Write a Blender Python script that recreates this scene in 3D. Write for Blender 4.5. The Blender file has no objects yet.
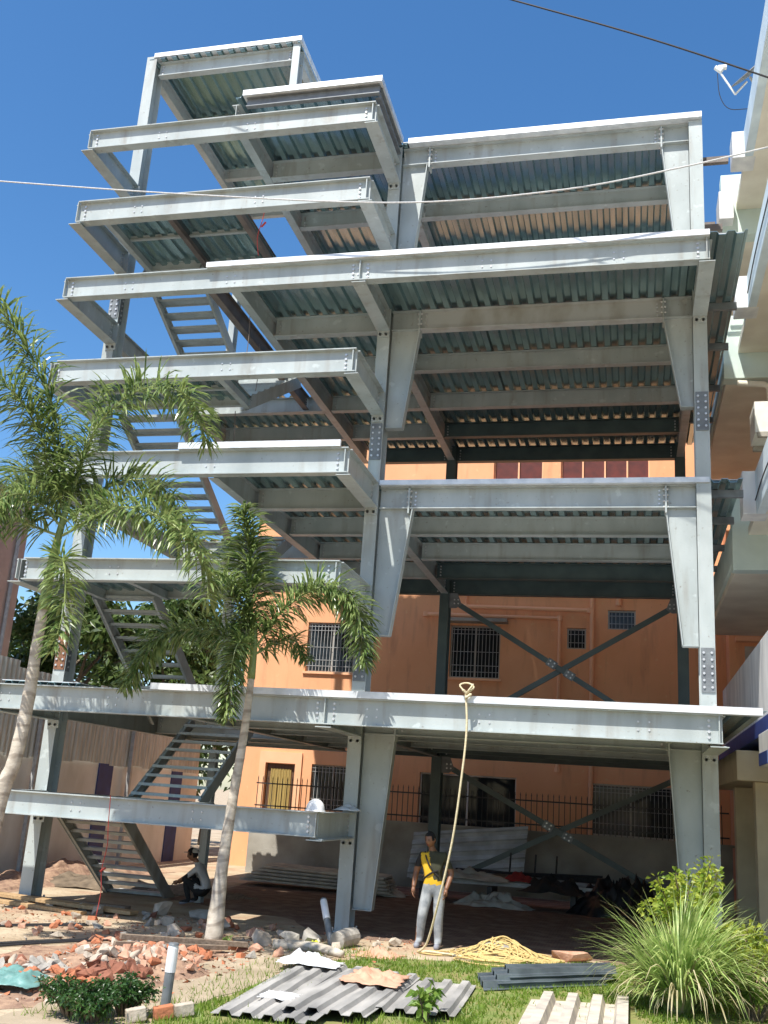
import bpy, bmesh, math, random
from mathutils import Vector, Matrix, noise
R = math.radians
random.seed(7)
scene = bpy.context.scene
COL = scene.collection

# ------------------------------------------------------------------ camera
cam_d = bpy.data.cameras.new("camera")
cam = bpy.data.objects.new("camera", cam_d)
COL.objects.link(cam)
_yaw, _pitch, _roll, _f = .2512, .2764, .0674, 1002.1251
_fw = Vector((-math.sin(_yaw) * math.cos(_pitch), math.cos(_yaw) * math.cos(_pitch), math.sin(_pitch)))
_r = Vector((math.cos(_yaw), math.sin(_yaw), 0))
_u = _r.cross(_fw)
_r2 = _r * math.cos(_roll) + _u * math.sin(_roll)
_u2 = -_r * math.sin(_roll) + _u * math.cos(_roll)
cam.matrix_world = Matrix(((_r2.x, _u2.x, -_fw.x, 4.757), (_r2.y, _u2.y, -_fw.y, -17.6474),
                           (_r2.z, _u2.z, -_fw.z, 2.2418), (0, 0, 0, 1)))
cam_d.sensor_fit = 'VERTICAL'
cam_d.sensor_height = 36
cam_d.lens = 36 * _f / 1024
cam_d.clip_start = 0.1
cam_d.clip_end = 2000
scene.camera = cam

# ------------------------------------------------------------------ light
SUN = Vector((-.36, -1, 1.75)).normalized()
world = bpy.data.worlds.new("World")
scene.world = world
world.use_nodes = True
wn = world.node_tree
wn.nodes.clear()
w_out = wn.nodes.new('ShaderNodeOutputWorld')
w_bg = wn.nodes.new('ShaderNodeBackground')
w_sky = wn.nodes.new('ShaderNodeTexSky')
w_sky.sky_type = 'NISHITA'
w_sky.sun_disc = False
w_sky.sun_elevation = math.asin(SUN.z)
w_sky.sun_rotation = math.atan2(SUN.x, SUN.y)
w_sky.altitude = 0
w_sky.air_density = 1.0
w_sky.dust_density = 0.7
w_sky.ozone_density = 2.0
w_bg.inputs['Strength'].default_value = 0.14
w_hs = wn.nodes.new('ShaderNodeHueSaturation')
w_hs.inputs['Saturation'].default_value = 1.28
wn.links.new(w_sky.outputs[0], w_hs.inputs['Color'])
wn.links.new(w_hs.outputs[0], w_bg.inputs[0])
wn.links.new(w_bg.outputs[0], w_out.inputs[0])
sun_d = bpy.data.lights.new("sun", 'SUN')
sun_d.energy = 5.0
sun_d.angle = R(0.5)
sun_d.color = (1.0, .955, .88)
sun = bpy.data.objects.new("sun", sun_d)
COL.objects.link(sun)
sun.rotation_euler = SUN.to_track_quat('Z', 'Y').to_euler()
sun.location = (0, 0, 40)
scene.view_settings.view_transform = 'Standard'
scene.view_settings.look = 'None'
scene.view_settings.gamma = 1
scene.view_settings.use_curve_mapping = False
scene.view_settings.exposure = 0.55
scene.render.engine = 'CYCLES'
scene.cycles.max_bounces = 10
scene.cycles.diffuse_bounces = 8
scene.cycles.use_denoising = True


# ------------------------------------------------------------------ materials
def nmat(name):
    m = bpy.data.materials.new(name)
    m.use_nodes = True
    nt = m.node_tree
    return m, nt, nt.nodes['Principled BSDF']


def mat(name, c1, c2=None, scale=4.0, rough=.6, metal=0.0, bump=0.0, bscale=None, stretch=None, detail=6, spec=None,
        lo=.35, hi=.65):
    """two-tone noise material in object coordinates"""
    m, nt, b = nmat(name)
    N, L = nt.nodes, nt.links
    b.inputs['Roughness'].default_value = rough
    b.inputs['Metallic'].default_value = metal
    if spec is not None:
        b.inputs['Specular IOR Level'].default_value = spec
    c2 = c2 or tuple(x * .82 for x in c1)
    tc = N.new('ShaderNodeTexCoord')
    mp = N.new('ShaderNodeMapping')
    if stretch:
        mp.inputs['Scale'].default_value = stretch
    L.new(tc.outputs['Object'], mp.inputs['Vector'])
    n = N.new('ShaderNodeTexNoise')
    n.inputs['Scale'].default_value = scale
    n.inputs['Detail'].default_value = detail
    L.new(mp.outputs[0], n.inputs['Vector'])
    r = N.new('ShaderNodeValToRGB')
    r.color_ramp.elements[0].position = lo
    r.color_ramp.elements[1].position = hi
    r.color_ramp.elements[0].color = (*c2, 1)
    r.color_ramp.elements[1].color = (*c1, 1)
    L.new(n.outputs[0], r.inputs[0])
    L.new(r.outputs[0], b.inputs['Base Color'])
    if bump:
        n2 = N.new('ShaderNodeTexNoise')
        n2.inputs['Scale'].default_value = bscale or scale * 6
        n2.inputs['Detail'].default_value = 5
        L.new(mp.outputs[0], n2.inputs['Vector'])
        bp = N.new('ShaderNodeBump')
        bp.inputs['Strength'].default_value = bump
        bp.inputs['Distance'].default_value = .03
        L.new(n2.outputs[0], bp.inputs['Height'])
        L.new(bp.outputs[0], b.inputs['Normal'])
    return m


def leafmat(name, c1, c2, trans=.35, rough=.45):
    m, nt, b = nmat(name)
    N, L = nt.nodes, nt.links
    tc = N.new('ShaderNodeTexCoord')
    n = N.new('ShaderNodeTexNoise')
    n.inputs['Scale'].default_value = 7
    n.inputs['Detail'].default_value = 3
    L.new(tc.outputs['Object'], n.inputs['Vector'])
    r = N.new('ShaderNodeValToRGB')
    r.color_ramp.elements[0].position = .35
    r.color_ramp.elements[1].position = .65
    r.color_ramp.elements[0].color = (*c1, 1)
    r.color_ramp.elements[1].color = (*c2, 1)
    L.new(n.outputs[0], r.inputs[0])
    L.new(r.outputs[0], b.inputs['Base Color'])
    b.inputs['Roughness'].default_value = rough
    t = N.new('ShaderNodeBsdfTranslucent')
    hs = N.new('ShaderNodeHueSaturation')
    hs.inputs['Value'].default_value = 1.5
    L.new(r.outputs[0], hs.inputs['Color'])
    L.new(hs.outputs[0], t.inputs['Color'])
    mx = N.new('ShaderNodeMixShader')
    mx.inputs[0].default_value = trans
    L.new(b.outputs[0], mx.inputs[1])
    L.new(t.outputs[0], mx.inputs[2])
    L.new(mx.outputs[0], N['Material Output'].inputs[0])
    return m


def weathered(name, c1, c2, dirt, scale, rough, lo):
    """paint with cloudy fading, vertical dirt runs and small scuffs"""
    m, nt, b = nmat(name)
    N, L = nt.nodes, nt.links
    b.inputs['Roughness'].default_value = rough
    tc = N.new('ShaderNodeTexCoord')

    def noi(s, st=(1, 1, 1), d=6):
        mp = N.new('ShaderNodeMapping')
        mp.inputs['Scale'].default_value = st
        L.new(tc.outputs['Object'], mp.inputs['Vector'])
        n = N.new('ShaderNodeTexNoise')
        n.inputs['Scale'].default_value = s
        n.inputs['Detail'].default_value = d
        L.new(mp.outputs[0], n.inputs['Vector'])
        return n

    def ramp(src, p0, p1, a, c):
        r = N.new('ShaderNodeValToRGB')
        r.color_ramp.elements[0].position = p0
        r.color_ramp.elements[1].position = p1
        r.color_ramp.elements[0].color = (*a, 1)
        r.color_ramp.elements[1].color = (*c, 1)
        L.new(src.outputs[0], r.inputs[0])
        return r

    def mix(fac, k, a, c):
        ml = N.new('ShaderNodeMath')
        ml.operation = 'MULTIPLY'
        ml.inputs[1].default_value = k
        L.new(fac.outputs[0], ml.inputs[0])
        mx = N.new('ShaderNodeMix')
        mx.data_type = 'RGBA'
        L.new(ml.outputs[0], mx.inputs['Factor'])
        L.new(a, mx.inputs['A'])
        mx.inputs['B'].default_value = (*c, 1)
        return mx.outputs['Result']
    base = ramp(noi(scale, (1, 1, .6)), .3, .65, c2, c1).outputs[0]
    o = mix(ramp(noi(3.2, (1.6, 1.6, .22), 8), lo - .06, lo + .16, (0, 0, 0), (1, 1, 1)), .55, base, dirt)
    o = mix(ramp(noi(16, (1, 1, 1), 4), .66, .74, (0, 0, 0), (1, 1, 1)), .6, o, tuple(x * .8 for x in dirt))
    o = mix(ramp(noi(5, (1, 1, 1), 9), .64, .70, (0, 0, 0), (1, 1, 1)), .35, o, tuple(min(.85, x * 1.45) for x in c1))
    L.new(o, b.inputs['Base Color'])
    bp = N.new('ShaderNodeBump')
    bp.inputs['Strength'].default_value = .05
    bp.inputs['Distance'].default_value = .03
    L.new(noi(28).outputs[0], bp.inputs['Height'])
    L.new(bp.outputs[0], b.inputs['Normal'])
    return m


def ringbark(name, c1, c2, scar):
    m = mat(name, c1, c2, 5, .9, 0, .3, 25, (1, 1, 2))
    nt = m.node_tree
    N, L = nt.nodes, nt.links
    b = N['Principled BSDF']
    src = b.inputs['Base Color'].links[0].from_socket
    tc = N.new('ShaderNodeTexCoord')
    w = N.new('ShaderNodeTexWave')
    w.wave_type, w.bands_direction = 'BANDS', 'Z'
    w.inputs['Scale'].default_value = 1.5
    w.inputs['Distortion'].default_value = 7
    w.inputs['Detail'].default_value = 3
    L.new(tc.outputs['Object'], w.inputs['Vector'])
    r = N.new('ShaderNodeValToRGB')
    r.color_ramp.elements[0].position = .78
    r.color_ramp.elements[1].position = .95
    L.new(w.outputs[1], r.inputs[0])
    ml = N.new('ShaderNodeMath')
    ml.operation = 'MULTIPLY'
    ml.inputs[1].default_value = .4
    L.new(r.outputs[0], ml.inputs[0])
    mx = N.new('ShaderNodeMix')
    mx.data_type = 'RGBA'
    L.new(ml.outputs[0], mx.inputs['Factor'])
    L.new(src, mx.inputs['A'])
    mx.inputs['B'].default_value = (*scar, 1)
    L.new(mx.outputs['Result'], b.inputs['Base Color'])
    return m


M = {}
M['steel'] = weathered('grey steel paint', (.435, .48, .475), (.33, .37, .365), (.23, .20, .16), 1.9, .45, .60)
M['steel_old'] = mat('dusty steel paint', (.46, .48, .47), (.30, .28, .24), 2.2, .55, 0, .05, 30, (1, 1, .5), lo=.3, hi=.55)
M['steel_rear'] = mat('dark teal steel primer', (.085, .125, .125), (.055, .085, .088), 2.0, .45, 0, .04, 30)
M['primer'] = mat('brown primer', (.20, .165, .145), (.12, .10, .09), 3, .6, 0, .05)
M['deck'] = mat('galvanised deck', (.44, .60, .63), (.28, .41, .44), 1.8, .27, .9, .03, 20, (3, .35, 1), lo=.3, hi=.7)
M['flash'] = mat('galvanised flashing', (.74, .76, .77), (.58, .61, .63), 5, .45, .25, .03, 20, lo=.35, hi=.6)
M['plate'] = mat('splice plate', (.20, .22, .23), (.14, .15, .16), 6, .5, .2)
M['plate_rust'] = mat('rusty splice plate', (.28, .13, .07), (.16, .08, .05), 9, .8, .1)
M['bolt'] = mat('bolt', (.66, .67, .68), (.5, .5, .5), 20, .4, .5)
M['orange'] = weathered('orange wall paint', (.85, .43, .225), (.77, .37, .185), (.48, .23, .13), 1.0, .85, .62)
M['orange_trim'] = mat('orange trim paint', (.90, .50, .29), (.84, .45, .25), 2, .7)
M['concrete'] = mat('plaster', (.42, .40, .35), (.27, .25, .21), 1.3, .9, 0, .2, 30)
M['wallwhite'] = mat('white wall', (.80, .80, .79), (.60, .59, .56), 1.1, .85, 0, .1, 30, (1, 1, .6))
M['navy'] = mat('navy paint', (.012, .04, .20), (.01, .028, .13), 3, .6)
M['iron'] = mat('dark iron', (.05, .05, .055), (.03, .03, .03), 10, .5, .3)
M['grille'] = mat('window grille paint', (.42, .43, .42), (.3, .3, .3), 8, .5)
M['frame'] = mat('aluminium frame', (.50, .47, .42), (.42, .39, .35), 5, .4, .3)
M['door'] = mat('brown door', (.15, .08, .04), (.09, .045, .025), 4, .5, 0, .1, 20, (6, 6, .6))
M['curtain'] = mat('yellow curtain', (.45, .34, .12), (.33, .23, .07), 4, .9, 0, 0, None, (14, 14, .4))
M['maroon'] = mat('maroon shutter', (.13, .022, .016), (.08, .014, .012), 5, .5)


def glass(name, c, rough=.06):
    m, nt, b = nmat(name)
    b.inputs['Base Color'].default_value = (*c, 1)
    b.inputs['Roughness'].default_value = rough
    b.inputs['Specular IOR Level'].default_value = .2
    return m


M['glass'] = glass('window glass', (.02, .026, .03))
M['sheetwall'] = mat('weathered sheet', (.66, .67, .63), (.48, .48, .43), 3, .6, .1, .05, 30, (4, 4, .5))
M['pink'] = mat('brown pink plaster', (.52, .38, .31), (.44, .31, .25), 2, .85, 0, .1, 40)
M['rb_beige'] = mat('beige soffit plaster', (.80, .76, .64), (.68, .63, .52), 1.4, .85, 0, .1, 30)
M['rb_green'] = mat('pale green paint', (.60, .71, .65), (.52, .62, .57), 2, .8, 0, .08, 30)
M['rb_blue'] = mat('pale blue paint', (.66, .77, .82), (.54, .64, .70), 2.5, .75, 0, .08, 30, (1, 1, .4))
M['rb_white'] = mat('white paint', (.78, .78, .76), (.56, .57, .58), 2, .75, 0, .05, 30, (1.5, 1.5, .35))
M['blue'] = mat('blue paint', (.02, .06, .26), (.015, .045, .2), 3, .5)
M['lightblue'] = mat('light blue panel', (.3, .42, .68), (.24, .36, .6), 3, .5)
M['cream'] = mat('cream paint', (.80, .74, .54), (.70, .64, .46), 2, .8)
M['ac'] = mat('white plastic casing', (.75, .75, .70), (.65, .65, .6), 6, .5)
M['trunk'] = ringbark('palm trunk bark', (.62, .56, .46), (.40, .35, .28), (.16, .12, .09))
M['shaft'] = mat('palm crownshaft', (.24, .30, .10), (.16, .22, .07), 4, .5, 0, .05)
M['bark'] = mat('bark', (.2, .15, .1), (.1, .075, .05), 5, .9, 0, .4, 20)
M['rachis'] = mat('palm rachis', (.30, .34, .13), (.20, .26, .08), 5, .5)
M['palmleaf'] = leafmat('palm leaflet', (.05, .105, .025), (.29, .36, .13), .32, .28)
M['treeleaf'] = leafmat('broad leaf', (.035, .075, .015), (.12, .17, .045), .3, .4)
M['shrubleaf'] = leafmat('bright shrub leaf', (.16, .26, .03), (.42, .46, .06), .4, .45)
M['boxleaf'] = leafmat('dark shrub leaf', (.02, .06, .012), (.06, .13, .03), .25, .35)
M['plantleaf'] = leafmat('plant leaf', (.10, .20, .03), (.24, .34, .07), .35, .4)
M['blade'] = leafmat('strap leaf', (.20, .33, .07), (.52, .60, .24), .3, .45)
M['dryblade'] = leafmat('dry strap leaf', (.36, .30, .16), (.5, .45, .28), .2, .6)
M['grass'] = leafmat('lawn blade', (.10, .18, .018), (.24, .34, .05), .4, .5)
M['wood'] = mat('raw timber', (.50, .34, .18), (.36, .23, .11), 3, .75, 0, .1, 20, (8, 1.2, 8))
M['oldwood'] = mat('grey timber', (.30, .23, .17), (.18, .13, .09), 4, .85, 0, .2, 20, (8, 1, 8))
M['fiber'] = mat('fibre cement sheet', (.42, .405, .38), (.22, .215, .205), 1.6, .85, 0, .1, 30, (2, .6, 1))
M['darksheet'] = mat('dark zinc sheet', (.20, .24, .27), (.12, .145, .17), 3, .4, .5, .05)
M['creamsheet'] = mat('cream dusty sheet', (.58, .52, .42), (.38, .34, .30), 5, .8, 0, .05)
M['zincsheet'] = mat('zinc sheet', (.66, .68, .69), (.40, .41, .41), 2, .5, .2, .05)
M['rope'] = mat('yellow rope', (.62, .47, .20), (.45, .32, .12), 40, .9)
M['paleRope'] = mat('pale rope', (.70, .62, .42), (.55, .46, .28), 40, .9)
M['cord'] = mat('white cord', (.66, .66, .64), (.5, .5, .5), 30, .8)
M['cable'] = mat('black cable', (.025, .025, .03), (.02, .02, .02), 10, .6)
M['red'] = mat('red string', (.5, .06, .05), (.4, .05, .04), 10, .8)
M['plasticwhite'] = mat('white plastic', (.80, .80, .80), (.66, .68, .70), 8, .35)
M['teal'] = mat('turquoise plastic sheet', (.17, .33, .30), (.11, .23, .21), 6, .4)
M['redcloth'] = mat('red cloth', (.32, .03, .03), (.2, .02, .02), 6, .9)
M['tarp'] = mat('grey tarpaulin', (.50, .50, .46), (.34, .33, .30), 3, .8, 0, .2, 12)
M['darktank'] = mat('black plastic', (.02, .02, .024), (.012, .012, .014), 4, .5)
M['rock1'] = mat('pale concrete lump', (.56, .48, .39), (.36, .30, .23), 5, .95, 0, .4, 20)
M['rock2'] = mat('grey concrete lump', (.42, .39, .34), (.26, .24, .21), 6, .95, 0, .4, 20)
M['brick1'] = mat('orange brick', (.50, .18, .085), (.38, .14, .07), 8, .95, 0, .4, 25)
M['brick2'] = mat('pale brick', (.56, .33, .23), (.42, .22, .14), 8, .95, 0, .4, 25)
M['brick3'] = mat('dark brick', (.30, .12, .07), (.2, .08, .05), 8, .95, 0, .4, 25)
M['skin'] = mat('brown skin', (.24, .115, .065), (.19, .09, .05), 6, .5)
M['hair'] = mat('black hair', (.012, .010, .010), (.008, .008, .008), 30, .95)
M['yellow'] = mat('yellow cloth', (.72, .44, .02), (.62, .37, .02), 6, .85)
M['olive'] = mat('dark olive cloth', (.055, .055, .03), (.04, .04, .022), 6, .9)
M['blackcloth'] = mat('black cloth', (.02, .02, .022), (.012, .012, .013), 6, .9)
M['denim'] = mat('pale grey denim', (.36, .38, .39), (.20, .22, .24), 9, .9)
M['shoe'] = mat('grey shoe', (.26, .28, .32), (.2, .2, .24), 5, .7)
M['greycloth'] = mat('grey shirt cloth', (.52, .52, .51), (.40, .40, .40), 5, .9)
M['capcloth'] = mat('grey cap cloth', (.45, .43, .40), (.36, .34, .3), 5, .9)
M['tint'] = mat('dull lime rag', (.45, .46, .03), (.3, .32, .02), 5, .8)
M['salmon'] = mat('salmon cardboard', (.62, .36, .24), (.5, .27, .18), 5, .85)
M['heapsoil'] = mat('brick dust and soil', (.40, .26, .17), (.22, .13, .09), 7, .95, 0, .5, 30)
M['path'] = mat('concrete path', (.42, .34, .24), (.30, .24, .16), 1.6, .95, 0, .15, 25)


# ------------------------------------------------------------------ mesh helper
class MB:
    def __init__(self):
        self.v, self.f, self.mi = [], [], []

    def add(self, vs, fs, mi=0):
        o = len(self.v)
        self.v += [tuple(p) for p in vs]
        self.f += [tuple(i + o for i in f) for f in fs]
        self.mi += [mi] * len(fs)

    def box(self, a, b, mi=0):
        x0, y0, z0 = a
        x1, y1, z1 = b
        self.add([(x0, y0, z0), (x1, y0, z0), (x1, y1, z0), (x0, y1, z0), (x0, y0, z1), (x1, y0, z1), (x1, y1, z1), (x0, y1, z1)],
                 [(0, 3, 2, 1), (4, 5, 6, 7), (0, 1, 5, 4), (1, 2, 6, 5), (2, 3, 7, 6), (3, 0, 4, 7)], mi)

    def obox(self, p0, p1, w, h, up=Vector((0, 0, 1)), mi=0):
        """bar from p0 to p1, w wide sideways, h tall along up, centred"""
        p0, p1 = Vector(p0), Vector(p1)
        t = (p1 - p0).normalized()
        s = t.cross(up)
        if s.length < 1e-4:
            s = t.cross(Vector((0, 1, 0)))
        s.normalize()
        u = s.cross(t).normalized()
        vs = []
        for p in (p0, p1):
            for a, b in ((-1, -1), (1, -1), (1, 1), (-1, 1)):
                vs.append(p + s * a * w / 2 + u * b * h / 2)
        self.add(vs, [(3, 2, 1, 0), (4, 5, 6, 7), (0, 1, 5, 4), (1, 2, 6, 5), (2, 3, 7, 6), (3, 0, 4, 7)], mi)

    def prism(self, poly, p0, u, v, d, mi=0):
        """polygon (list of (a,b)) in plane p0,u,v swept along vector d"""
        p0, u, v, d = Vector(p0), Vector(u), Vector(v), Vector(d)
        n = len(poly)
        vs = [p0 + u * a + v * b for a, b in poly] + [p0 + u * a + v * b + d for a, b in poly]
        if u.cross(v).dot(d) < 0:
            fs = [tuple(range(n)), tuple(range(2 * n - 1, n - 1, -1))]
            fs += [(i + n, (i + 1) % n + n, (i + 1) % n, i) for i in range(n)]
        else:
            fs = [tuple(range(n - 1, -1, -1)), tuple(range(n, 2 * n))]
            fs += [(i, (i + 1) % n, (i + 1) % n + n, i + n) for i in range(n)]
        self.add(vs, fs, mi)

    def ibeam(self, p0, p1, d=.42, w=.2, tw=.012, tf=.018, mi=0):
        """I section with its top centre line on p0-p1, vertical web"""
        p0, p1 = Vector(p0), Vector(p1)
        t = p1 - p0
        s = t.normalized().cross(Vector((0, 0, 1))).normalized()
        u = Vector((0, 0, 1)) if abs(t.normalized().z) < .05 else s.cross(t.normalized())
        if u.z < 0:
            u = -u
        self.prism(isec(d, w, tw, tf), p0, s, u, t, mi)

    def tube(self, pts, r, n=8, mi=0, caps=True):
        pts = [Vector(p) for p in pts]
        rr = r if isinstance(r, (list, tuple)) else [r] * len(pts)
        o = len(self.v)
        t = (pts[1] - pts[0]).normalized()
        a = t.cross(Vector((0, 0, 1)))
        if a.length < .01:
            a = t.cross(Vector((1, 0, 0)))
        a.normalize()
        vs, fs = [], []
        for i, p in enumerate(pts):
            if 0 < i < len(pts) - 1:
                t = (pts[i + 1] - pts[i - 1]).normalized()
            elif i:
                t = (pts[i] - pts[i - 1]).normalized()
            a = (a - t * a.dot(t)).normalized()
            b = t.cross(a)
            for k in range(n):
                g = 2 * math.pi * k / n
                vs.append(p + (a * math.cos(g) + b * math.sin(g)) * rr[i])
        for i in range(len(pts) - 1):
            for k in range(n):
                k2 = (k + 1) % n
                fs.append((i * n + k, i * n + k2, (i + 1) * n + k2, (i + 1) * n + k))
        if caps:
            fs.append(tuple(range(n - 1, -1, -1)))
            m = (len(pts) - 1) * n
            fs.append(tuple(range(m, m + n)))
        self.add(vs, fs, mi)

    def cyl(self, p0, p1, r, n=10, mi=0):
        self.tube([p0, p1], r, n, mi)

    def build(self, name, m, parent=None, smooth=False, bevel=0, loc=None):
        me = bpy.data.meshes.new(name)
        me.from_pydata(self.v, [], self.f)
        ms = m if isinstance(m, (list, tuple)) else [m]
        for x in ms:
            me.materials.append(x)
        if len(ms) > 1:
            me.polygons.foreach_set('material_index', self.mi)
        if smooth:
            me.polygons.foreach_set('use_smooth', [True] * len(self.f))
        me.update()
        o = bpy.data.objects.new(name, me)
        COL.objects.link(o)
        if parent is not None:
            o.parent = parent
            o.matrix_parent_inverse = wmat(parent).inverted()
        if loc is not None:
            o.location = loc
        if bevel:
            b = o.modifiers.new('bevel', 'BEVEL')
            b.width = bevel
            b.segments = 2
            b.limit_method = 'ANGLE'
        return o


def wmat(o):
    m = o.matrix_basis.copy()
    if o.parent is not None:
        m = wmat(o.parent) @ o.matrix_parent_inverse @ m
    return m


def isec(d, w, tw, tf):
    h, t = w / 2, tw / 2
    return [(-h, -d), (h, -d), (h, -d + tf), (t, -d + tf), (t, -tf), (h, -tf), (h, 0), (-h, 0), (-h, -tf), (-t, -tf), (-t, -d + tf), (-h, -d + tf)]


def tag(o, label=None, cat=None, group=None, kind=None):
    if label:
        o['label'] = label
    if cat:
        o['category'] = cat
    if group:
        o['group'] = group
    if kind:
        o['kind'] = kind
    return o


def thing(name, label, cat, loc=(0, 0, 0), group=None):
    o = bpy.data.objects.new(name, None)
    COL.objects.link(o)
    o.location = loc
    o.empty_display_size = .2
    return tag(o, label, cat, group)


def bez(pts, n):
    """Catmull-Rom through pts, n samples"""
    P = [Vector(p) for p in pts]
    P = [P[0] * 2 - P[1]] + P + [P[-1] * 2 - P[-2]]
    m = len(P) - 3
    out = []
    for i in range(n):
        g = i / (n - 1) * m
        k = min(int(g), m - 1)
        t = g - k
        a, b, c, d = P[k:k + 4]
        out.append(.5 * ((2 * b) + (c - a) * t + (2 * a - 5 * b + 4 * c - d) * t * t + (3 * b - a - 3 * c + d) * t ** 3))
    return out


def corr(mb, o, u, v, W, Ln, pitch=.28, h=.06, th=.006, mi=0, sine=False, sag=None, up=None):
    """corrugated sheet: across u (width W), along v (length Ln), thickness th"""
    o, u, v = Vector(o), Vector(u).normalized(), Vector(v).normalized()
    n = up if up is not None else u.cross(v).normalized()
    if up is None and n.z < 0:
        n = -n
    prof = []
    x = 0.0
    while x < W - 1e-6:
        if sine:
            for k in range(8):
                if x + pitch * k / 8 <= W:
                    prof.append((x + pitch * k / 8, h * (.5 - .5 * math.cos(2 * math.pi * k / 8))))
        else:
            for a, z in ((0, 0), (.38, 0), (.5, 1), (.88, 1)):
                if x + a * pitch <= W:
                    prof.append((x + a * pitch, z * h))
        x += pitch
    prof.append((W, prof[-1][1]))
    m = len(prof)
    segs = 1 if sag is None else 14
    vs, fs = [], []
    for j in range(segs + 1):
        for dz in (0, -th):
            for a, z in prof:
                e = 0 if sag is None else sag(a / W, j / segs)
                vs.append(o + u * a + v * (Ln * j / segs) + n * (z + dz + e))
    for j in range(segs):
        a0, b0 = j * 2 * m, (j + 1) * 2 * m
        for i in range(m - 1):
            fs.append((a0 + i, a0 + i + 1, b0 + i + 1, b0 + i))
            fs.append((b0 + m + i, b0 + m + i + 1, a0 + m + i + 1, a0 + m + i))
        fs.append((a0, b0, b0 + m, a0 + m))
        fs.append((a0 + m - 1, a0 + 2 * m - 1, b0 + 2 * m - 1, b0 + m - 1))
    for i in range(m - 1):
        fs.append((i + 1, i, m + i, m + i + 1))
        e = segs * 2 * m
        fs.append((e + i, e + i + 1, e + m + i + 1, e + m + i))
    mb.add(vs, fs, mi)

# ================================================================== GROUND
g = MB()
g.add([(-600, -600, 0), (600, -600, 0), (600, 600, 0), (-600, 600, 0)], [(0, 1, 2, 3)])


def ground_mat():
    m, nt, b = nmat('sandy building ground')
    N, L = nt.nodes, nt.links
    tc = N.new('ShaderNodeTexCoord')
    def noi(s, d=6):
        n = N.new('ShaderNodeTexNoise')
        n.inputs['Scale'].default_value = s
        n.inputs['Detail'].default_value = d
        L.new(tc.outputs['Object'], n.inputs['Vector'])
        return n
    def ramp(src, p0, p1, c0, c1):
        r = N.new('ShaderNodeValToRGB')
        r.color_ramp.elements[0].position = p0
        r.color_ramp.elements[1].position = p1
        r.color_ramp.elements[0].color = (*c0, 1)
        r.color_ramp.elements[1].color = (*c1, 1)
        L.new(src.outputs[0], r.inputs[0])
        return r
    base = ramp(noi(1.3), .35, .65, (.35, .265, .17), (.50, .405, .28))
    dust = ramp(noi(.9, 8), .5, .66, (0, 0, 0), (1, 1, 1))
    mx = N.new('ShaderNodeMix')
    mx.data_type = 'RGBA'
    mx.inputs['B'].default_value = (.38, .20, .125, 1)
    L.new(base.outputs[0], mx.inputs['A'])
    ml = N.new('ShaderNodeMath')
    ml.operation = 'MULTIPLY'
    ml.inputs[1].default_value = .5
    L.new(dust.outputs[0], ml.inputs[0])
    L.new(ml.outputs[0], mx.inputs['Factor'])
    L.new(mx.outputs['Result'], b.inputs['Base Color'])
    b.inputs['Roughness'].default_value = .95
    bp = N.new('ShaderNodeBump')
    bp.inputs['Strength'].default_value = .7
    bp.inputs['Distance'].default_value = .06
    L.new(noi(9, 10).outputs[0], bp.inputs['Height'])
    L.new(bp.outputs[0], b.inputs['Normal'])
    return m


tag(g.build('ground', ground_mat()), kind='structure')


def brick_mat():
    m, nt, b = nmat('brick paving')
    N, L = nt.nodes, nt.links
    tc = N.new('ShaderNodeTexCoord')
    br = N.new('ShaderNodeTexBrick')
    br.inputs['Scale'].default_value = 4.2
    br.inputs['Color1'].default_value = (.19, .10, .07, 1)
    br.inputs['Color2'].default_value = (.27, .155, .11, 1)
    br.inputs['Mortar'].default_value = (.10, .07, .05, 1)
    br.inputs['Mortar Size'].default_value = .03
    L.new(tc.outputs['Object'], br.inputs['Vector'])
    n = N.new('ShaderNodeTexNoise')
    n.inputs['Scale'].default_value = 3
    n.inputs['Detail'].default_value = 8
    L.new(tc.outputs['Object'], n.inputs['Vector'])
    mx = N.new('ShaderNodeMix')
    mx.data_type = 'RGBA'
    mx.inputs['B'].default_value = (.30, .22, .155, 1)
    r = N.new('ShaderNodeValToRGB')
    r.color_ramp.elements[0].position = .45
    r.color_ramp.elements[1].position = .7
    L.new(n.outputs[0], r.inputs[0])
    L.new(r.outputs[0], mx.inputs['Factor'])
    L.new(br.outputs[0], mx.inputs['A'])
    L.new(mx.outputs['Result'], b.inputs['Base Color'])
    b.inputs['Roughness'].default_value = .95
    bp = N.new('ShaderNodeBump')
    bp.inputs['Strength'].default_value = .6
    bp.inputs['Distance'].default_value = .03
    L.new(br.outputs['Fac'], bp.inputs['Height'])
    bp.invert = True
    L.new(bp.outputs[0], b.inputs['Normal'])
    return m


def patch(poly, z, jit=.12, seg=.35):
    """irregular outlined flat patch"""
    out = []
    n = len(poly)
    for i in range(n):
        a, b = Vector((*poly[i], 0)), Vector((*poly[(i + 1) % n], 0))
        k = max(1, int((b - a).length / seg))
        nr = Vector((-(b - a).y, (b - a).x, 0)).normalized()
        for j in range(k):
            p = a.lerp(b, j / k) + nr * random.uniform(-jit, jit)
            out.append((p.x, p.y, z))
    mb = MB()
    mb.add(out, [tuple(range(len(out)))])
    return mb


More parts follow.
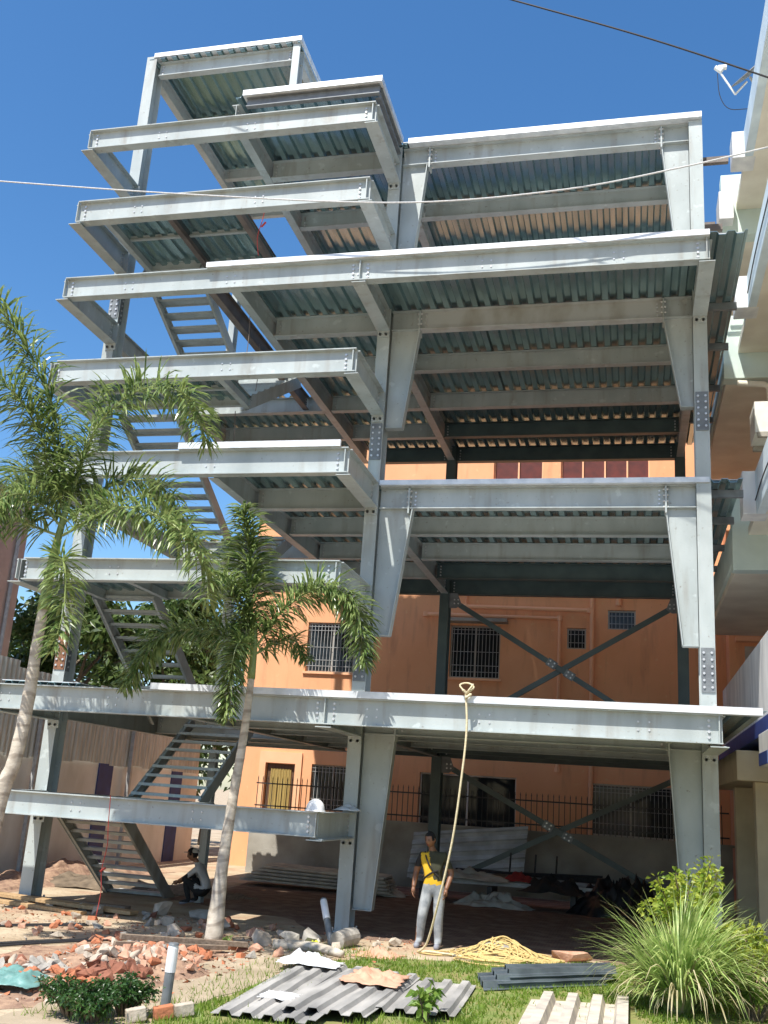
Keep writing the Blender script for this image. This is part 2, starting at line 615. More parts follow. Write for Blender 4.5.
tag(patch([(-.4, -.55), (6.6, -.35), (6.9, 9.85), (-4.5, 9.85), (-4.2, 2.2), (-1.2, .9)], .004).build('paving', brick_mat()), kind='structure')
tag(patch([(-1.15, -8.6), (.05, -8.6), (.45, -4.2), (.62, -2.75), (-.45, -2.75), (-.75, -5.0)], .006, .10, .25).build('garden_path', M['path']), kind='structure')
tag(patch([(-3.0, -8.6), (-1.2, -8.6), (-.85, -5.6), (-.6, -3.6), (-1.4, -2.9), (-2.7, -3.3), (-3.3, -5.5)], .003, .22, .3).build('brick_dust_soil', M['heapsoil']), kind='structure')
LAWN = [(.16, -8.6), (.56, -4.2), (.80, -3.0), (1.35, -2.35), (2.2, -2.0), (3.3, -1.35), (4.6, -.6), (5.6, -.9), (6.5, -2.2), (6.6, -8.6)]
lawn_soil = mat('lawn soil', (.15, .20, .045), (.24, .21, .08), 3, .95, 0, .3, 30)
lw = patch(LAWN, .008, .05)
tag(lw.build('lawn', lawn_soil), kind='structure')

# ================================================================== STEEL FRAME
F = thing('steel_frame', 'unfinished multi-storey grey steel building frame with metal decks, open stairs and tapered haunches', 'building frame', (0, 0, 0))
ST = M['steel']
T1, T2, T3, TR = 3.715, 7.90, 11.60, 15.38       # tops of floor steel
J, H, FF, DD, CC = 1.95, 5.97, 9.83, 13.31, 14.97  # landings and the top edge beam
OV = -1.985


def bolts(mb, p, u, v, nu, nv, du, dv, n, r=.022, h=.02, mi=1):
    p, u, v, n = Vector(p), Vector(u), Vector(v), Vector(n)
    for i in range(nu):
        for j in range(nv):
            c = p + u * du * (i - (nu - 1) / 2) + v * dv * (j - (nv - 1) / 2)
            mb.cyl(c, c + n * h, r, 6, mi)


def column(x, y, z0, z1, splices=(), w=.25, d=.38, rust=None, m=None):
    mb = MB()
    # I section swept up: flanges face front and back
    poly = [(a, b + d / 2) for a, b in isec(d, w, .014, .02)]
    mb.prism(poly, (x, y, z0), (1, 0, 0), (0, 1, 0), (0, 0, z1 - z0))
    o = mb.build('column', m or ST, F)
    for z in splices:
        s = MB()
        yf = y - d / 2 - .002
        s.box((x - w / 2 + .015, yf - .018, z - .37), (x + w / 2 - .015, yf, z + .37))
        bolts(s, (x, yf - .018, z), (1, 0, 0), (0, 0, 1), 2, 6, .13, .115, (0, -1, 0))
        s.build('splice_plate', [rust or M['plate'], M['bolt']], o)
        s = MB()
        s.box((x + .009, y - .14, z - .37), (x + .024, y + .14, z + .37))
        bolts(s, (x + .024, y, z), (0, 1, 0), (0, 0, 1), 2, 6, .15, .115, (1, 0, 0))
        s.build('splice_plate', [M['plate'], M['bolt']], o)
    return o


YC = .09     # column centre line in depth (front flange at about y = -0.1)
cL = column(-6.04, YC, 0, 18.45, (4.58, 12.1), rust=None)
for ch in cL.children:
    if abs(sum(v.co.z for v in ch.data.vertices) / len(ch.data.vertices) - 4.58) < .3 and min(v.co.y for v in ch.data.vertices) < -.09:
        ch.data.materials[0] = M['plate_rust']
cM = column(0, YC, 0, 15.36, (4.58, 8.79))
cR = column(6, YC, 0, 15.36, (4.62, 9.25))
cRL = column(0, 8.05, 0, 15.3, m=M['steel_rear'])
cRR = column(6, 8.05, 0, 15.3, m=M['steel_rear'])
for c, x in ((cL, -6.04), (cM, 0), (cR, 6), (cRL, 0), (cRR, 6)):
    y = YC if c in (cL, cM, cR) else 8.05
    b = MB()
    b.box((x - .2, y - .28, -.02), (x + .2, y + .28, .03))
    bolts(b, (x, y, .03), (1, 0, 0), (0, 1, 0), 2, 2, .3, .46, (0, 0, 1), .02, .05)
    b.build('base_plate', [ST, M['bolt']], c)


def haunch(col, sgn, x0, ztop, xt, zb, xb):
    """tapered stub under a floor beam: flat web, thin flange down the slope, end plate and bolts"""
    mb = MB()
    mb.prism([(x0, ztop), (xt, ztop), (xb, zb), (x0, zb)], (0, YC - .01, 0), (1, 0, 0), (0, 0, 1), (0, .02, 0))
    a, b = Vector((xt, YC, ztop)), Vector((xb, YC, zb))
    mb.obox(a, b, .018, .19, Vector((0, 1, 0)))
    mb.box((min(x0, xb), YC - .09, zb - .014), (max(x0, xb), YC + .09, zb))
    return mb.build('haunch', ST, col)


haunch(cM, 1, .127, T1 - .42, .70, .38, .47)
haunch(cM, 1, .127, T2 - .42, .77, 5.08, .47)
haunch(cM, 1, .127, T3 - .42, .70, 9.12, .46)
haunch(cM, 1, .127, TR - .40, .65, 12.75, .46)
haunch(cR, -1, 5.873, T1 - .42, 5.36, .38, 5.56)
haunch(cR, -1, 5.873, T2 - .42, 5.36, 5.04, 5.61)
haunch(cR, -1, 5.873, T3 - .42, 5.36, 9.40, 5.65)
haunch(cR, -1, 5.873, TR - .40, 5.36, 12.85, 5.58)


def beam(p0, p1, d=.42, w=.18, m=None, name='floor_beam', plates=True, parent=None):
    mb = MB()
    mb.ibeam(p0, p1, d, w)
    if plates:
        p0, p1 = Vector(p0), Vector(p1)
        t = (p1 - p0).normalized()
        s = t.cross(Vector((0, 0, 1))).normalized()
        for e, sg in ((p0, 1), (p1, -1)):
            for side in (-1, 1):
                c = e + t * sg * .09 + s * side * .007 + Vector((0, 0, -d / 2))
                bolts(mb, c, t, Vector((0, 0, 1)), 1, 4, .1, d * .19, s * side, .02, .022)
    return mb.build(name, [m or ST, M['bolt']], parent or F)


def knee(x, ztop, d, sg=-1):
    """end plate with bolts where a floor beam meets the column stub"""
    mb = MB()
    mb.box((x - .016, YC - .12, ztop - d - .10), (x + .016, YC + .12, ztop - .02))
    for side in (-1, 1):
        bolts(mb, (x + side * .016, YC - .07, ztop - d / 2 - .03), (0, 1, 0), (0, 0, 1), 1, 4, .1, .11, (side, 0, 0), .022, .03)
        bolts(mb, (x + side * .016, YC + .07, ztop - d / 2 - .03), (0, 1, 0), (0, 0, 1), 1, 4, .1, .11, (side, 0, 0), .022, .03)
    # stiffener gusset below
    mb.prism([(0, 0), (-.14, 0), (0, -.14)], (x, YC - .006, ztop - d - .0), (sg, 0, 0), (0, 0, 1), (0, .012, 0))
    return mb.build('connection_plate', [ST, M['bolt']], F)


CROSS = (2.1, 4.25, 6.2)
YB = 8.05
for T in (T1, T2, T3, TR):
    dd = .40 if T == TR else .42
    # main front line beam between the haunches, and its short stubs on the columns
    if T == T3:
        beam((.72, YC, T), (5.34, YC, T), dd, .2, M['steel_old'])
    else:
        beam((.72, YC, T), (5.34, YC, T), dd, .2)
    knee(.70, T, dd, 1)
    knee(5.36, T, dd, -1)
    beam((.127, YC, T), (.684, YC, T), dd, .2, plates=False)
    beam((5.376, YC, T), (5.873, YC, T), dd, .2, plates=False)
    # primaries front to back
    for x in (0, 6):
        beam((x, YC + .19, T), (x, YB - .19, T), dd, .18)
    # cross beams of the right-hand bay
    for y in CROSS:
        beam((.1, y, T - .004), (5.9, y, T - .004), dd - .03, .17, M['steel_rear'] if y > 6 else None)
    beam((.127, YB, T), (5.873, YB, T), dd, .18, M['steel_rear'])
# cross beams of the left-hand bay
for T, xi in ((T1, -2.45), (T2, -2.45), (T3, -2.45), (TR, -2.9)):
    beam((xi, OV + .1, T), (xi, YB, T), .42, .18)
    beam((xi + .1, YC, T), (-.127, YC, T), .42, .18)
    for y in CROSS:
        beam((xi + .1, y, T - .004), (-.1, y, T - .004), .39, .17)
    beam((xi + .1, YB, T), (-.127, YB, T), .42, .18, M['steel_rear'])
for T in (T1, T2, T3):
    beam((-6.04, YC + .19, T), (-6.04, YB, T), .42, .18)
    beam((-5.94, 4.25, T - .004), (-2.55, 4.25, T - .004), .39, .17)
    beam((-5.94, 6.2, T - .004), (-2.55, 6.2, T - .004), .39, .17)
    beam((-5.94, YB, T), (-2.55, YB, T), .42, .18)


# overhanging edge beams and the brackets that carry them
def edge(xa, xb, T, d, w=.2, ends=(-5.98, 0), joint=None):
    mb = MB()
    mb.ibeam((xa, OV, T), (xb, OV, T), d, w)
    for x in ends:
        if xa - .2 < x < xb + .2:
            s = .14
            for q in ((x - s, x + s) if (joint and abs(x) < .1) else ((x - s,) if x > xa + 1 else (x + s,))):
                bolts(mb, (q, OV - .006, T - d / 2), (1, 0, 0), (0, 0, 1), 1, 4, .1, d * .19, (0, -1, 0), .022, .022)
            # vertical stiffener
            mb.box((x - .008, OV - w / 2 + .012, T - d + .02), (x + .008, OV - .008, T - .02))
    for k in range(int((xb - xa) / 2.2)):
        x = xa + 1.5 + k * 2.2 + random.uniform(-.3, .3)
        bolts(mb, (x, OV - .006, T - d / 2), (1, 0, 0), (0, 0, 1), 2, 2, .16, .12, (0, -1, 0), .016, .012)
    o = mb.build('edge_beam', [ST, M['bolt']], F)
    for x in ends:
        if xa - .3 < x < xb + .3:
            b = MB()
            b.ibeam((x, OV + .02, T - .003), (x, YC - .205, T - .003), d + .035, .2)
            b.box((x - .12, YC - .216, T - d - .09), (x + .12, YC - .2, T - .02))
            b.box((x - .13, OV - .11, T - d - .05), (x + .13, YC - .2, T - d - .036))
            for q in (-1, 1):
                bolts(b, (x, YC - .216, T - d - .13), (1, 0, 0), (0, 0, 1), 2, 1, .12, .1, (0, -1, 0), .025, .03)
                bolts(b, (x + q * .007, YC - .3, T - d / 2), (0, 1, 0), (0, 0, 1), 1, 4, .1, d * .2, (q, 0, 0), .02, .025)
            b.box((x - .12, YC - .213, T - d - .19), (x + .12, YC - .196, T - d - .07))
            b.build('bracket_beam', [ST, M['bolt']], o)
    return o


edge(-5.70, .02, J, .38, ends=(-5.98, 0))
edge(-7.6, 6.05, T1, .425, ends=(-5.98, 0, 6), joint=1)
edge(-5.86, .06, H, .40)
edge(-5.97, .06, T2 + .07, .46)
edge(-5.86, .06, FF, .45)
edge(-5.97, 6.05, T3, .43, ends=(-5.98, 0, 6), joint=1)
edge(-5.97, .06, DD, .47)
edge(-5.97, .06, CC, .43)

# white galvanised edge flashings
FL = M['flash']


def flashing(x0, x1, y, z0, z1, back=None, name='edge_flashing'):
    mb = MB()
    mb.box((x0, y - .012, z0), (x1, y + .05, z1))
    mb.box((x0, y + .05, z0 + .002), (x1, y + .22, z0 + .008))
    if back:
        mb.box((back[0] - .02, y + .051, z0), (back[0] + .02, back[1], z1))
    return mb.build(name, FL, F)


flashing(-3.05, 6.6, OV - .13, T1 + .003, T1 + .11)
flashing(-3.1, -.08, OV - .13, T2 + .073, T2 + .19)
flashing(-3.0, 6.05, OV - .13, T3 + .003, T3 + .105)
flashing(.14, 6.1, YC - .22, T2 + .003, T2 + .10)
flashing(.26, 6.12, YC - .26, TR + .003, TR + .125)
flashing(-2.68, .16, OV - .13, TR + .003, TR + .125, back=(.14, YC - .3))
b = MB()
b.ibeam((-2.62, OV - .02, TR), (.10, OV - .02, TR), .2, .1)
b.build('edge_purlin', M['plate'], F)
b = MB()
b.ibeam((.06, OV + .05, TR), (.06, YC - .25, TR), .24, .12)
b.build('edge_purlin', M['plate'], F)

# corrugated decks (ribs run front to back)
def deck(x0, x1, y0, y1, z, name='deck_panel', m=None):
    mb = MB()
    corr(mb, (x0, y0, z + .012), (1, 0, 0), (0, 1, 0), x1 - x0, y1 - y0, .28, .062, .006)
    return mb.build(name, m or M['deck'], F)


for T, xs, y0 in ((T1, -2.45, OV - .1), (T3, -2.45, OV - .1)):
    deck(xs, 2.0, y0, 8.15, T)
    deck(2.0, 6.66, y0, 8.15, T)
deck(-2.45, -.05, OV + .03, 8.15, T2)
deck(.0, 6.66, YC - .2, 8.15, T2)
deck(-2.85, .1, OV - .08, 8.15, TR)
deck(.12, 6.1, YC - .24, 8.15, TR)
for T in (T1, T2, T3):
    deck(-6.1, -2.5, 4.2, 8.15, T)
deck(-6.1, -4.5, OV + .12, 4.15, T1)
# thin floor plate over the deck keeps daylight out between the ribs
for T in (T1, T2, T3):
    mb = MB()
    mb.box((-2.4, (.0 if T == T2 else OV), T + .076), (6.6, 8.1, T + .09))
    mb.build('floor_sheet', M['zincsheet'], F)
mb = MB()
mb.box((-6.05, OV + .14, T1 + .076), (-4.55, 8.1, T1 + .09))
mb.build('floor_sheet', M['zincsheet'], F)
mb = MB()
mb.box((-2.8, OV, TR + .076), (.1, 8.1, TR + .09))
mb.box((.12, YC - .2, TR + .076), (6.05, 8.1, TR + .09))
mb.build('floor_sheet', M['zincsheet'], F)

# side outriggers carrying the deck strip on the right, channels
for T in (T2, T3):
    for y in (.35, 2.1, 4.25, 6.2):
        mb = MB()
        mb.box((6.14, y - .04, T - .14), (6.7, y + .04, T - .004))
        mb.build('outrigger', M['plate'], F)
for y, z, x1 in ((.2, 14.55, 6.62), (3.1, 14.9, 6.6), (1.0, 13.55, 6.55)):
    mb = MB()
    mb.box((6.13, y - .05, z), (x1, y + .05, z + .13))
    mb.build('outrigger', M['primer'], F)

# stair-head roof above the left bay
AT = 18.36
beam((-5.9, YC, AT), (-2.6, YC, AT), .36, .16)
beam((-6.04, YC + .19, AT), (-6.04, 6.1, AT), .36, .16)
beam((-2.49, YC + .1, AT), (-2.49, 6.1, AT), .36, .16)
for y in (2.1, 4.25, 6.1):
    beam((-5.95, y, AT - .004), (-2.58, y, AT - .004), .30, .14)
deck(-6.1, -2.42, YC - .2, 6.2, AT)
mb = MB()
mb.box((-6.05, YC - .15, AT + .077), (-2.45, 6.15, AT + .09))
mb.build('floor_sheet', M['zincsheet'], F)
flashing(-5.98, -2.38, YC - .2, AT + .05, AT + .16, back=(-2.40, 6.2))
for x, y in ((-2.5, YC), (-2.5, 6.1), (-6.04, 6.1)):
    mb = MB()
    poly = [(a, q + .15) for a, q in isec(.3, .17, .012, .018)]
    mb.prism(poly, (x, y, TR + .09 if x > -3 else T3), (1, 0, 0), (0, 1, 0), (0, 0, (18.37 if x > -3 else AT - .37) - (TR + .09 if x > -3 else T3)))
    mb.build('post', ST, F)
mb = MB()
mb.tube([(-6.75, YC - .22, 16.1), (-5.75, YC - .22, 16.05)], .018, 6)
mb.build('tie_rod', M['plate'], F)

# landings: frames and decks of the stair
PR = M['primer']


def landing(T, d, y1, deckx=(-5.95, -2.75), brown=True):
    beam((-5.55, OV + .1, T - .02), (-5.55, y1, T - .02), .26, .12, plates=False, name='landing_beam')
    beam((-2.72, OV + .1, T - .02), (-2.72, y1, T - .02), .26, .12, PR if brown else ST, plates=False, name='landing_beam')
    beam((-4.2, OV + .1, T - .03), (-4.2, y1, T - .03), .22, .11, PR if brown else ST, plates=False, name='landing_beam')
    beam((-5.6, y1, T - .02), (-2.66, y1, T - .02), .2, .1, plates=False, name='landing_beam')
    beam((-5.5, -.75, T - .05), (-4.26, -.75, T - .05), .09, .07, plates=False, name='landing_beam')
    beam((-4.14, -.75, T - .05), (-2.8, -.75, T - .05), .09, .07, plates=False, name='landing_beam')
    deck(-5.6, -2.66, OV + .05, y1 + .05, T - .09, 'landing_deck')


landing(DD, .47, .4)
landing(FF, .45, -.1, brown=False)
landing(H, .40, .4, brown=False)
landing(J, .38, .2, brown=False)
beam((-3.0, OV + .1, T3 - .002), (-3.0, 4.2, T3 - .002), .34, .14, PR)
for px_, py_, z0, z1 in ((-3.55, 2.1, 0, 2.95), (-2.72, .05, T1, H - .28)):
    mb = MB()
    poly = [(a, q + .08) for a, q in isec(.16, .15, .01, .012)]
    mb.prism(poly, (px_, py_, z0), (1, 0, 0), (0, 1, 0), (0, 0, z1 - z0))
    mb.build('post', ST, F)


# stair flights
def flight(x0, x1, ya, za, yb, zb, m=None, n=10):
    """flight from (ya, za) to (yb, zb): two stringers and open treads"""
    m = m or ST
    st = thing('stair_flight', None, None)
    st.parent = F
    for x in (x0, x1):
        mb = MB()
        a, b = Vector((x, ya, za - .12)), Vector((x, yb, zb - .12))
        mb.obox(a, b, .012, .26)
        s = 1 if x == x0 else -1
        for dz in (-.124, .124):
            mb.obox(a + Vector((s * .034, 0, dz)), b + Vector((s * .034, 0, dz)), .056, .012)
        mb.build('stringer', m, st)
    for k in range(n):
        t = (k + .6) / n
        y, z = ya + (yb - ya) * t, za + (zb - za) * t
        mb = MB()
        mb.box((x0 + .012, y - .14, z - .04), (x1 - .012, y + .14, z - .02))
        mb.box((x0 + .012, y - .146, z - .075), (x1 - .012, y - .1401, z - .02))
        mb.box((x0 + .012, y + .1401, z - .075), (x1 - .012, y + .146, z - .02))
        mb.build('tread', m, st)
    return st


flight(-5.72, -4.35, -.15, J - .05, 2.65, .02, M['steel_old'], 11)
flight(-4.42, -2.98, .35, J, 2.85, T1)
flight(-5.72, -4.38, .25, H - .05, 3.5, T1)
flight(-4.2, -2.85, .4, H, 3.6, T2)
flight(-5.72, -4.38, .25, FF - .05, 3.6, T2)
flight(-4.1, -2.78, -.15, FF - .1, 3.0, T3)
flight(-5.72, -4.38, .35, DD - .05, 3.9, T3)


# rear cross bracing
def brace(p0, p1, mid):
    mb = MB()
    mb.obox(p0, p1, .09, .13)
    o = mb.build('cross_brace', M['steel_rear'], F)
    return o


for z0, z1, zm in ((T1 + .18, T2 - .60, 0), (.3, T1 - .6, 0)):
    yb = YB - .05
    a0, a1 = Vector((.22, yb - .05, z1)), Vector((5.85, yb - .05, z0))
    c0, c1 = Vector((5.85, yb + .07, z1)), Vector((.22, yb + .07, z0))
    br = brace(a0, a1, 0)
    br2 = brace(c0, c1, 0)
    t = (a1 - a0).normalized()
    t2 = (c1 - c0).normalized()
    mid = (a0 + a1) / 2
    for q, par, dirv, m0 in ((-.26, br, t, (a0 + a1) / 2), (.26, br, t, (a0 + a1) / 2)):
        mb = MB()
        c = m0 + dirv * q
        mb.obox(c - dirv * .13 + Vector((0, -.056, 0)), c + dirv * .13 + Vector((0, -.056, 0)), .016, .2)
        bolts(mb, c + Vector((0, -.064, 0)), dirv, dirv.cross(Vector((0, 1, 0))), 2, 2, .12, .09, (0, -1, 0), .022, .02)
        mb.build('gusset_plate', [M['plate'], M['bolt']], par)
    for par, e, sx in ((br, a0, 1), (br2, c0, -1)):
        mb = MB()
        mb.prism([(0, .2), (.22, .2), (.34, -.1), (.2, -.2), (0, -.2)], (e.x - sx * .1, e.y - .06, e.z), (sx, 0, 0), (0, 0, 1), (0, .012, 0))
        bolts(mb, e + Vector((sx * .1, -.06, -.03)), (1, 0, 0), (0, 0, 1), 2, 2, .1, .1, (0, -1, 0), .022, .02)
        mb.build('gusset_plate', [M['plate'], M['bolt']], par)

# ================================================================== BUILDINGS AND WALLS BEHIND
def wall_open(mb, x0, x1, z0, z1, y, ops, depth=.24, mi=0):
    xs = sorted({x0, x1} | {o[0] for o in ops} | {o[1] for o in ops})
    zs = sorted({z0, z1} | {o[2] for o in ops} | {o[3] for o in ops})
    for i in range(len(xs) - 1):
        for j in range(len(zs) - 1):
            cx, cz = (xs[i] + xs[i + 1]) / 2, (zs[j] + zs[j + 1]) / 2
            if any(o[0] < cx < o[1] and o[2] < cz < o[3] for o in ops):
                continue
            mb.add([(xs[i], y, zs[j]), (xs[i + 1], y, zs[j]), (xs[i + 1], y, zs[j + 1]), (xs[i], y, zs[j + 1])], [(0, 1, 2, 3)], mi)
    for a, b, c, d in ops:
        e = y + depth
        mb.add([(a, y, c), (b, y, c), (b, y, d), (a, y, d), (a, e, c), (b, e, c), (b, e, d), (a, e, d)],
               [(0, 4, 5, 1), (1, 5, 6, 2), (2, 6, 7, 3), (3, 7, 4, 0)], mi)


OB = thing('apartment_building', 'orange plastered building with grilled windows and drain pipes behind the steel frame', 'building', (0, 12, 0))
YO = 12.0
OPS = [(-.53, .98, 5.79, 7.36), (-5.03, -3.42, 5.81, 7.34), (4.1, 4.89, 7.35, 7.92), (2.93, 3.48, 6.75, 7.36), (-4.55, -3.25, 1.75, 3.05),
       (-1.24, 1.57, 1.55, 3.01), (3.57, 5.9, 1.6, 2.99), (.6, 2.13, 11.93, 13.2), (2.67, 5.32, 11.93, 13.2), (-5.98, -5.08, .35, 3.0)]
mb = MB()
wall_open(mb, -7.0, 9.2, 0, 13.7, YO, OPS)
mb.add([(-7, YO, 0), (-7, YO, 13.7), (-7, 22, 13.7), (-7, 22, 0)], [(0, 1, 2, 3)])
mb.add([(9.2, YO, 0), (9.2, 22, 0), (9.2, 22, 13.7), (9.2, YO, 13.7)], [(0, 1, 2, 3)])
mb.add([(-7, YO, 13.7), (9.2, YO, 13.7), (9.2, 22, 13.7), (-7, 22, 13.7)], [(0, 1, 2, 3)])
mb.add([(-7, 22, 0), (-7, 22, 13.7), (9.2, 22, 13.7), (9.2, 22, 0)], [(0, 1, 2, 3)])
mb.build('wall', M['orange'], OB)
mb = MB()
mb.box((-7.15, YO - .35, 13.7), (9.35, 22.1, 13.95))
mb.build('roof', M['concrete'], OB)
for k, z in enumerate((4.15, 8.35, 11.55)):
    mb = MB()
    mb.box((-7.02, YO - .05, z), (9.22, YO - .002, z + .12))
    mb.build('string_course', M['orange_trim'], OB)
for k, (a, b, c, d) in enumerate(OPS[:9]):
    fr = MB()
    t = .045
    y0, y1 = YO + .12, YO + .165
    fr.box((a, y0, c), (a + t, y1, d))
    fr.box((b - t, y0, c), (b, y1, d))
    fr.box((a + t, y0, d - t), (b - t, y1, d))
    fr.box((a + t, y0, c), (b - t, y1, c + t))
    nm = 2 if b - a > 1 else 1
    if k == 8:
        nm = 4
    for i in range(1, nm):
        x = a + (b - a) * i / nm
        fr.box((x - .025, y0, c + t), (x + .025, y1, d - t))
    w = fr.build('window', M['rb_white'] if k == 5 else (M['orange_trim'] if k > 6 else M['frame']), OB)
    p = MB()
    p.box((a + .01, YO + .18, c + .01), (b - .01, YO + .19, d - .01))
    p.build('pane', M['maroon'] if k > 6 else M['glass'], w)
    if k in (0, 1, 4, 5, 6):
        sl = MB()
        sl.box((a - .06, YO - .07, c - .07), (b + .06, YO + .10, c - .003))
        sl.build('sill', M['orange_trim'], w)
    if k in (0, 1, 2, 3, 4, 6):
        gr = MB()
        n = int((b - a) / .105)
        for i in range(1, n):
            x = a + (b - a) * i / n
            gr.obox((x, YO + .05, c), (x, YO + .05, d), .016, .016, Vector((0, 1, 0)))
        for zf in ((.12, .24, .5, .84, .92) if d - c > 1 else (.3, .7)):
            z = c + (d - c) * zf
            gr.box((a, YO + .036, z - .008), (b, YO + .0415, z + .008))
        gr.build('grille', M['grille'], w)
dr = MB()
dr.box((-5.97, YO + .08, .36), (-5.09, YO + .12, 2.99))
d_ = dr.build('door', M['door'], OB)
mb = MB()
for k in range(14):
    x = -5.82 + k * .046
    mb.tube([(x, YO + .06 + .012 * (k % 2), .5), (x, YO + .055 + .012 * (k % 2), 2.86)], .026, 6)
mb.build('curtain', M['curtain'], d_)
mb = MB()
for a, b in (((-6.2, 0, .3), (-6.0, 0, 3.35)), ((-5.06, 0, .3), (-4.86, 0, 3.35)), ((-6.0, 0, 3.02), (-5.06, 0, 3.35))):
    mb.box((a[0], YO - .06, a[2]), (b[0], YO - .003, b[2]))
mb.build('door_surround', M['orange_trim'], OB)
mb = MB()
mb.box((-.62, YO - .45, 7.42), (1.2, YO - .003, 7.52))
mb.build('window_hood', M['concrete'], OB)
for pts in ([(-.08, 0, 9.2), (-.08, 0, 7.92), (3.57, 0, 7.87)], [(3.65, 0, 11.4), (3.65, 0, .4)], [(-1.3, 0, 7.66), (2.72, 0, 7.62), (2.72, 0, 3.3)], [(4.4, 0, 11.4), (4.4, 0, 8.1)],
            [(6.9, 0, 11.4), (6.9, 0, 4.3)], [(-.6, 0, 11.4), (-.6, 0, 8.5)]):
    mb = MB()
    mb.tube([(x, YO - .10, z) for x, _, z in pts], .065, 8)
    for i in range(len(pts)):
        mb.cyl((pts[i][0], YO - .10, pts[i][2] - .07), (pts[i][0], YO - .10, pts[i][2] + .07), .085, 8)
    mb.build('drain_pipe', M['orange_trim'], OB, smooth=False)
# projecting right wing with its small hood and window
mb = MB()
mb.box((7.35, YO - 1.0, 0), (9.2, YO - .003, 13.6))
wg = mb.build('side_wing', M['orange'], OB)
mb = MB()
mb.box((7.5, YO - 1.35, 6.9), (8.6, YO - 1.003, 7.02))
mb.build('window_hood', M['orange_trim'], OB)
mb = MB()
mb.box((7.75, YO - 1.03, 5.6), (8.5, YO - 1.003, 6.8))
w = mb.build('window', M['frame'], OB)

# boundary wall with iron railing
WL = thing('boundary_wall', 'stained grey plaster boundary wall topped by a dark spiked railing in front of the orange building', 'wall', (0, 10, 0))
mb = MB()
mb.box((-5.6, 10, 0), (7.2, 10.2, 1.58))
mb.box((-5.65, 9.96, 1.58), (7.25, 10.24, 1.64))
mb.build('plaster', M['concrete'], WL)
mb = MB()
x = -5.5
while x < 7.1:
    mb.obox((x, 10.1, 1.63), (x, 10.1, 2.52), .018, .018, Vector((0, 1, 0)))
    mb.tube([(x, 10.1, 2.52), (x, 10.1, 2.60)], [.016, .002], 4)
    x += .145
for z in (1.78, 2.38):
    mb.box((-5.55, 10.108, z), (7.15, 10.118, z + .035))
mb.build('railing', M['iron'], WL)

# left site wall: painted plinth with sheet hoarding above, running front to back
LW = thing('site_wall', 'white and navy painted wall with old corrugated sheets above it, left of the orange building', 'wall', (-8.6, 6, 0))
mb = MB()
mb.box((-8.8, -1.5, 0), (-8.6, 13.0, 2.70))
mb.build('plinth', M['wallwhite'], LW)
for y in (1.3, 6.6, 11.0):
    mb = MB()
    mb.box((-8.598, y, 0), (-8.57, y + .75, 2.68))
    mb.build('painted_band', M['navy'], LW)
mb = MB()
for i in range(15):
    corr(mb, (-8.56 + .014 * (i % 2), -1.5 + i * .95, 2.60 + random.uniform(-.04, .04)), (0, 1, 0), (0, 0, 1), 1.0, 1.95 + random.uniform(-.1, .1), .19, .035, .003, 0, True, up=Vector((1, 0, 0)))
mb.build('sheeting', M['sheetwall'], LW)
for y in (3.4, 8.0):
    mb = MB()
    mb.box((-8.5, y, 0), (-8.4, y + .1, 4.3))
    mb.build('support_post', M['grille'], LW)

# brown-pink house on the far left
PB = thing('house', 'brown-pink plastered house at the left edge beyond the tall palm', 'building', (-16, 1, 0))
mb = MB()
mb.box((-24, -6, 0), (-12.75, 8, 10.0))
mb.box((-24, -6, 10.0), (-14.3, 6.5, 14.0))
mb.build('wall', M['pink'], PB)
mb = MB()
mb.box((-14.29, -6.1, 10.0), (-12.65, 8.1, 10.12))
mb.box((-24.1, -6.1, 14.0), (-14.2, 6.6, 14.15))
mb.build('roof', M['concrete'], PB)
mb = MB()
mb.tube([(-12.68, 7.5, 0), (-12.68, 7.5, 9.9)], .06, 8)
mb.build('drain_pipe', M['grille'], PB)

# ------------------------------------------------------------------ building close on the right
RB = thing('balcony_building', 'pale green and beige building with stacked balconies close to the right edge', 'building', (7, 0, 0))


def rbox(name, a, b, m, parent=None, bevel=.012):
    mb = MB()
    mb.box(a, b)
    return mb.build(name, M[m], parent or RB, bevel=bevel)


rbox('wall', (8.3, -9, 0), (15, 10.6, 17.8), 'rb_beige')
# ground storey
rbox('lintel', (6.70, 3.0, 2.98), (8.25, 10.4, 3.54), 'cream')
rbox('pillar', (7.05, 3.3, 0), (7.45, 3.7, 2.975), 'cream')
rbox('pillar', (7.05, 7.3, 0), (7.45, 7.7, 2.975), 'cream')
rbox('partition', (7.55, 5.6, 0), (8.29, 5.8, 2.97), 'darktank')
sg = rbox('fascia_panel', (6.84, -8, 3.12), (7.02, .62, 3.66), 'rb_white')
for y0, y1, m in ((-2.2, -.55, 'lightblue'), (-.5, .58, 'navy')):
    mb = MB()
    mb.box((6.825, y0, 3.14), (6.838, y1, 3.34))
    mb.build('stripe', M[m], sg)
mb = MB()
mb.box((6.85, .6205, 3.14), (7.0, .634, 3.34))
mb.build('stripe', M['navy'], sg)
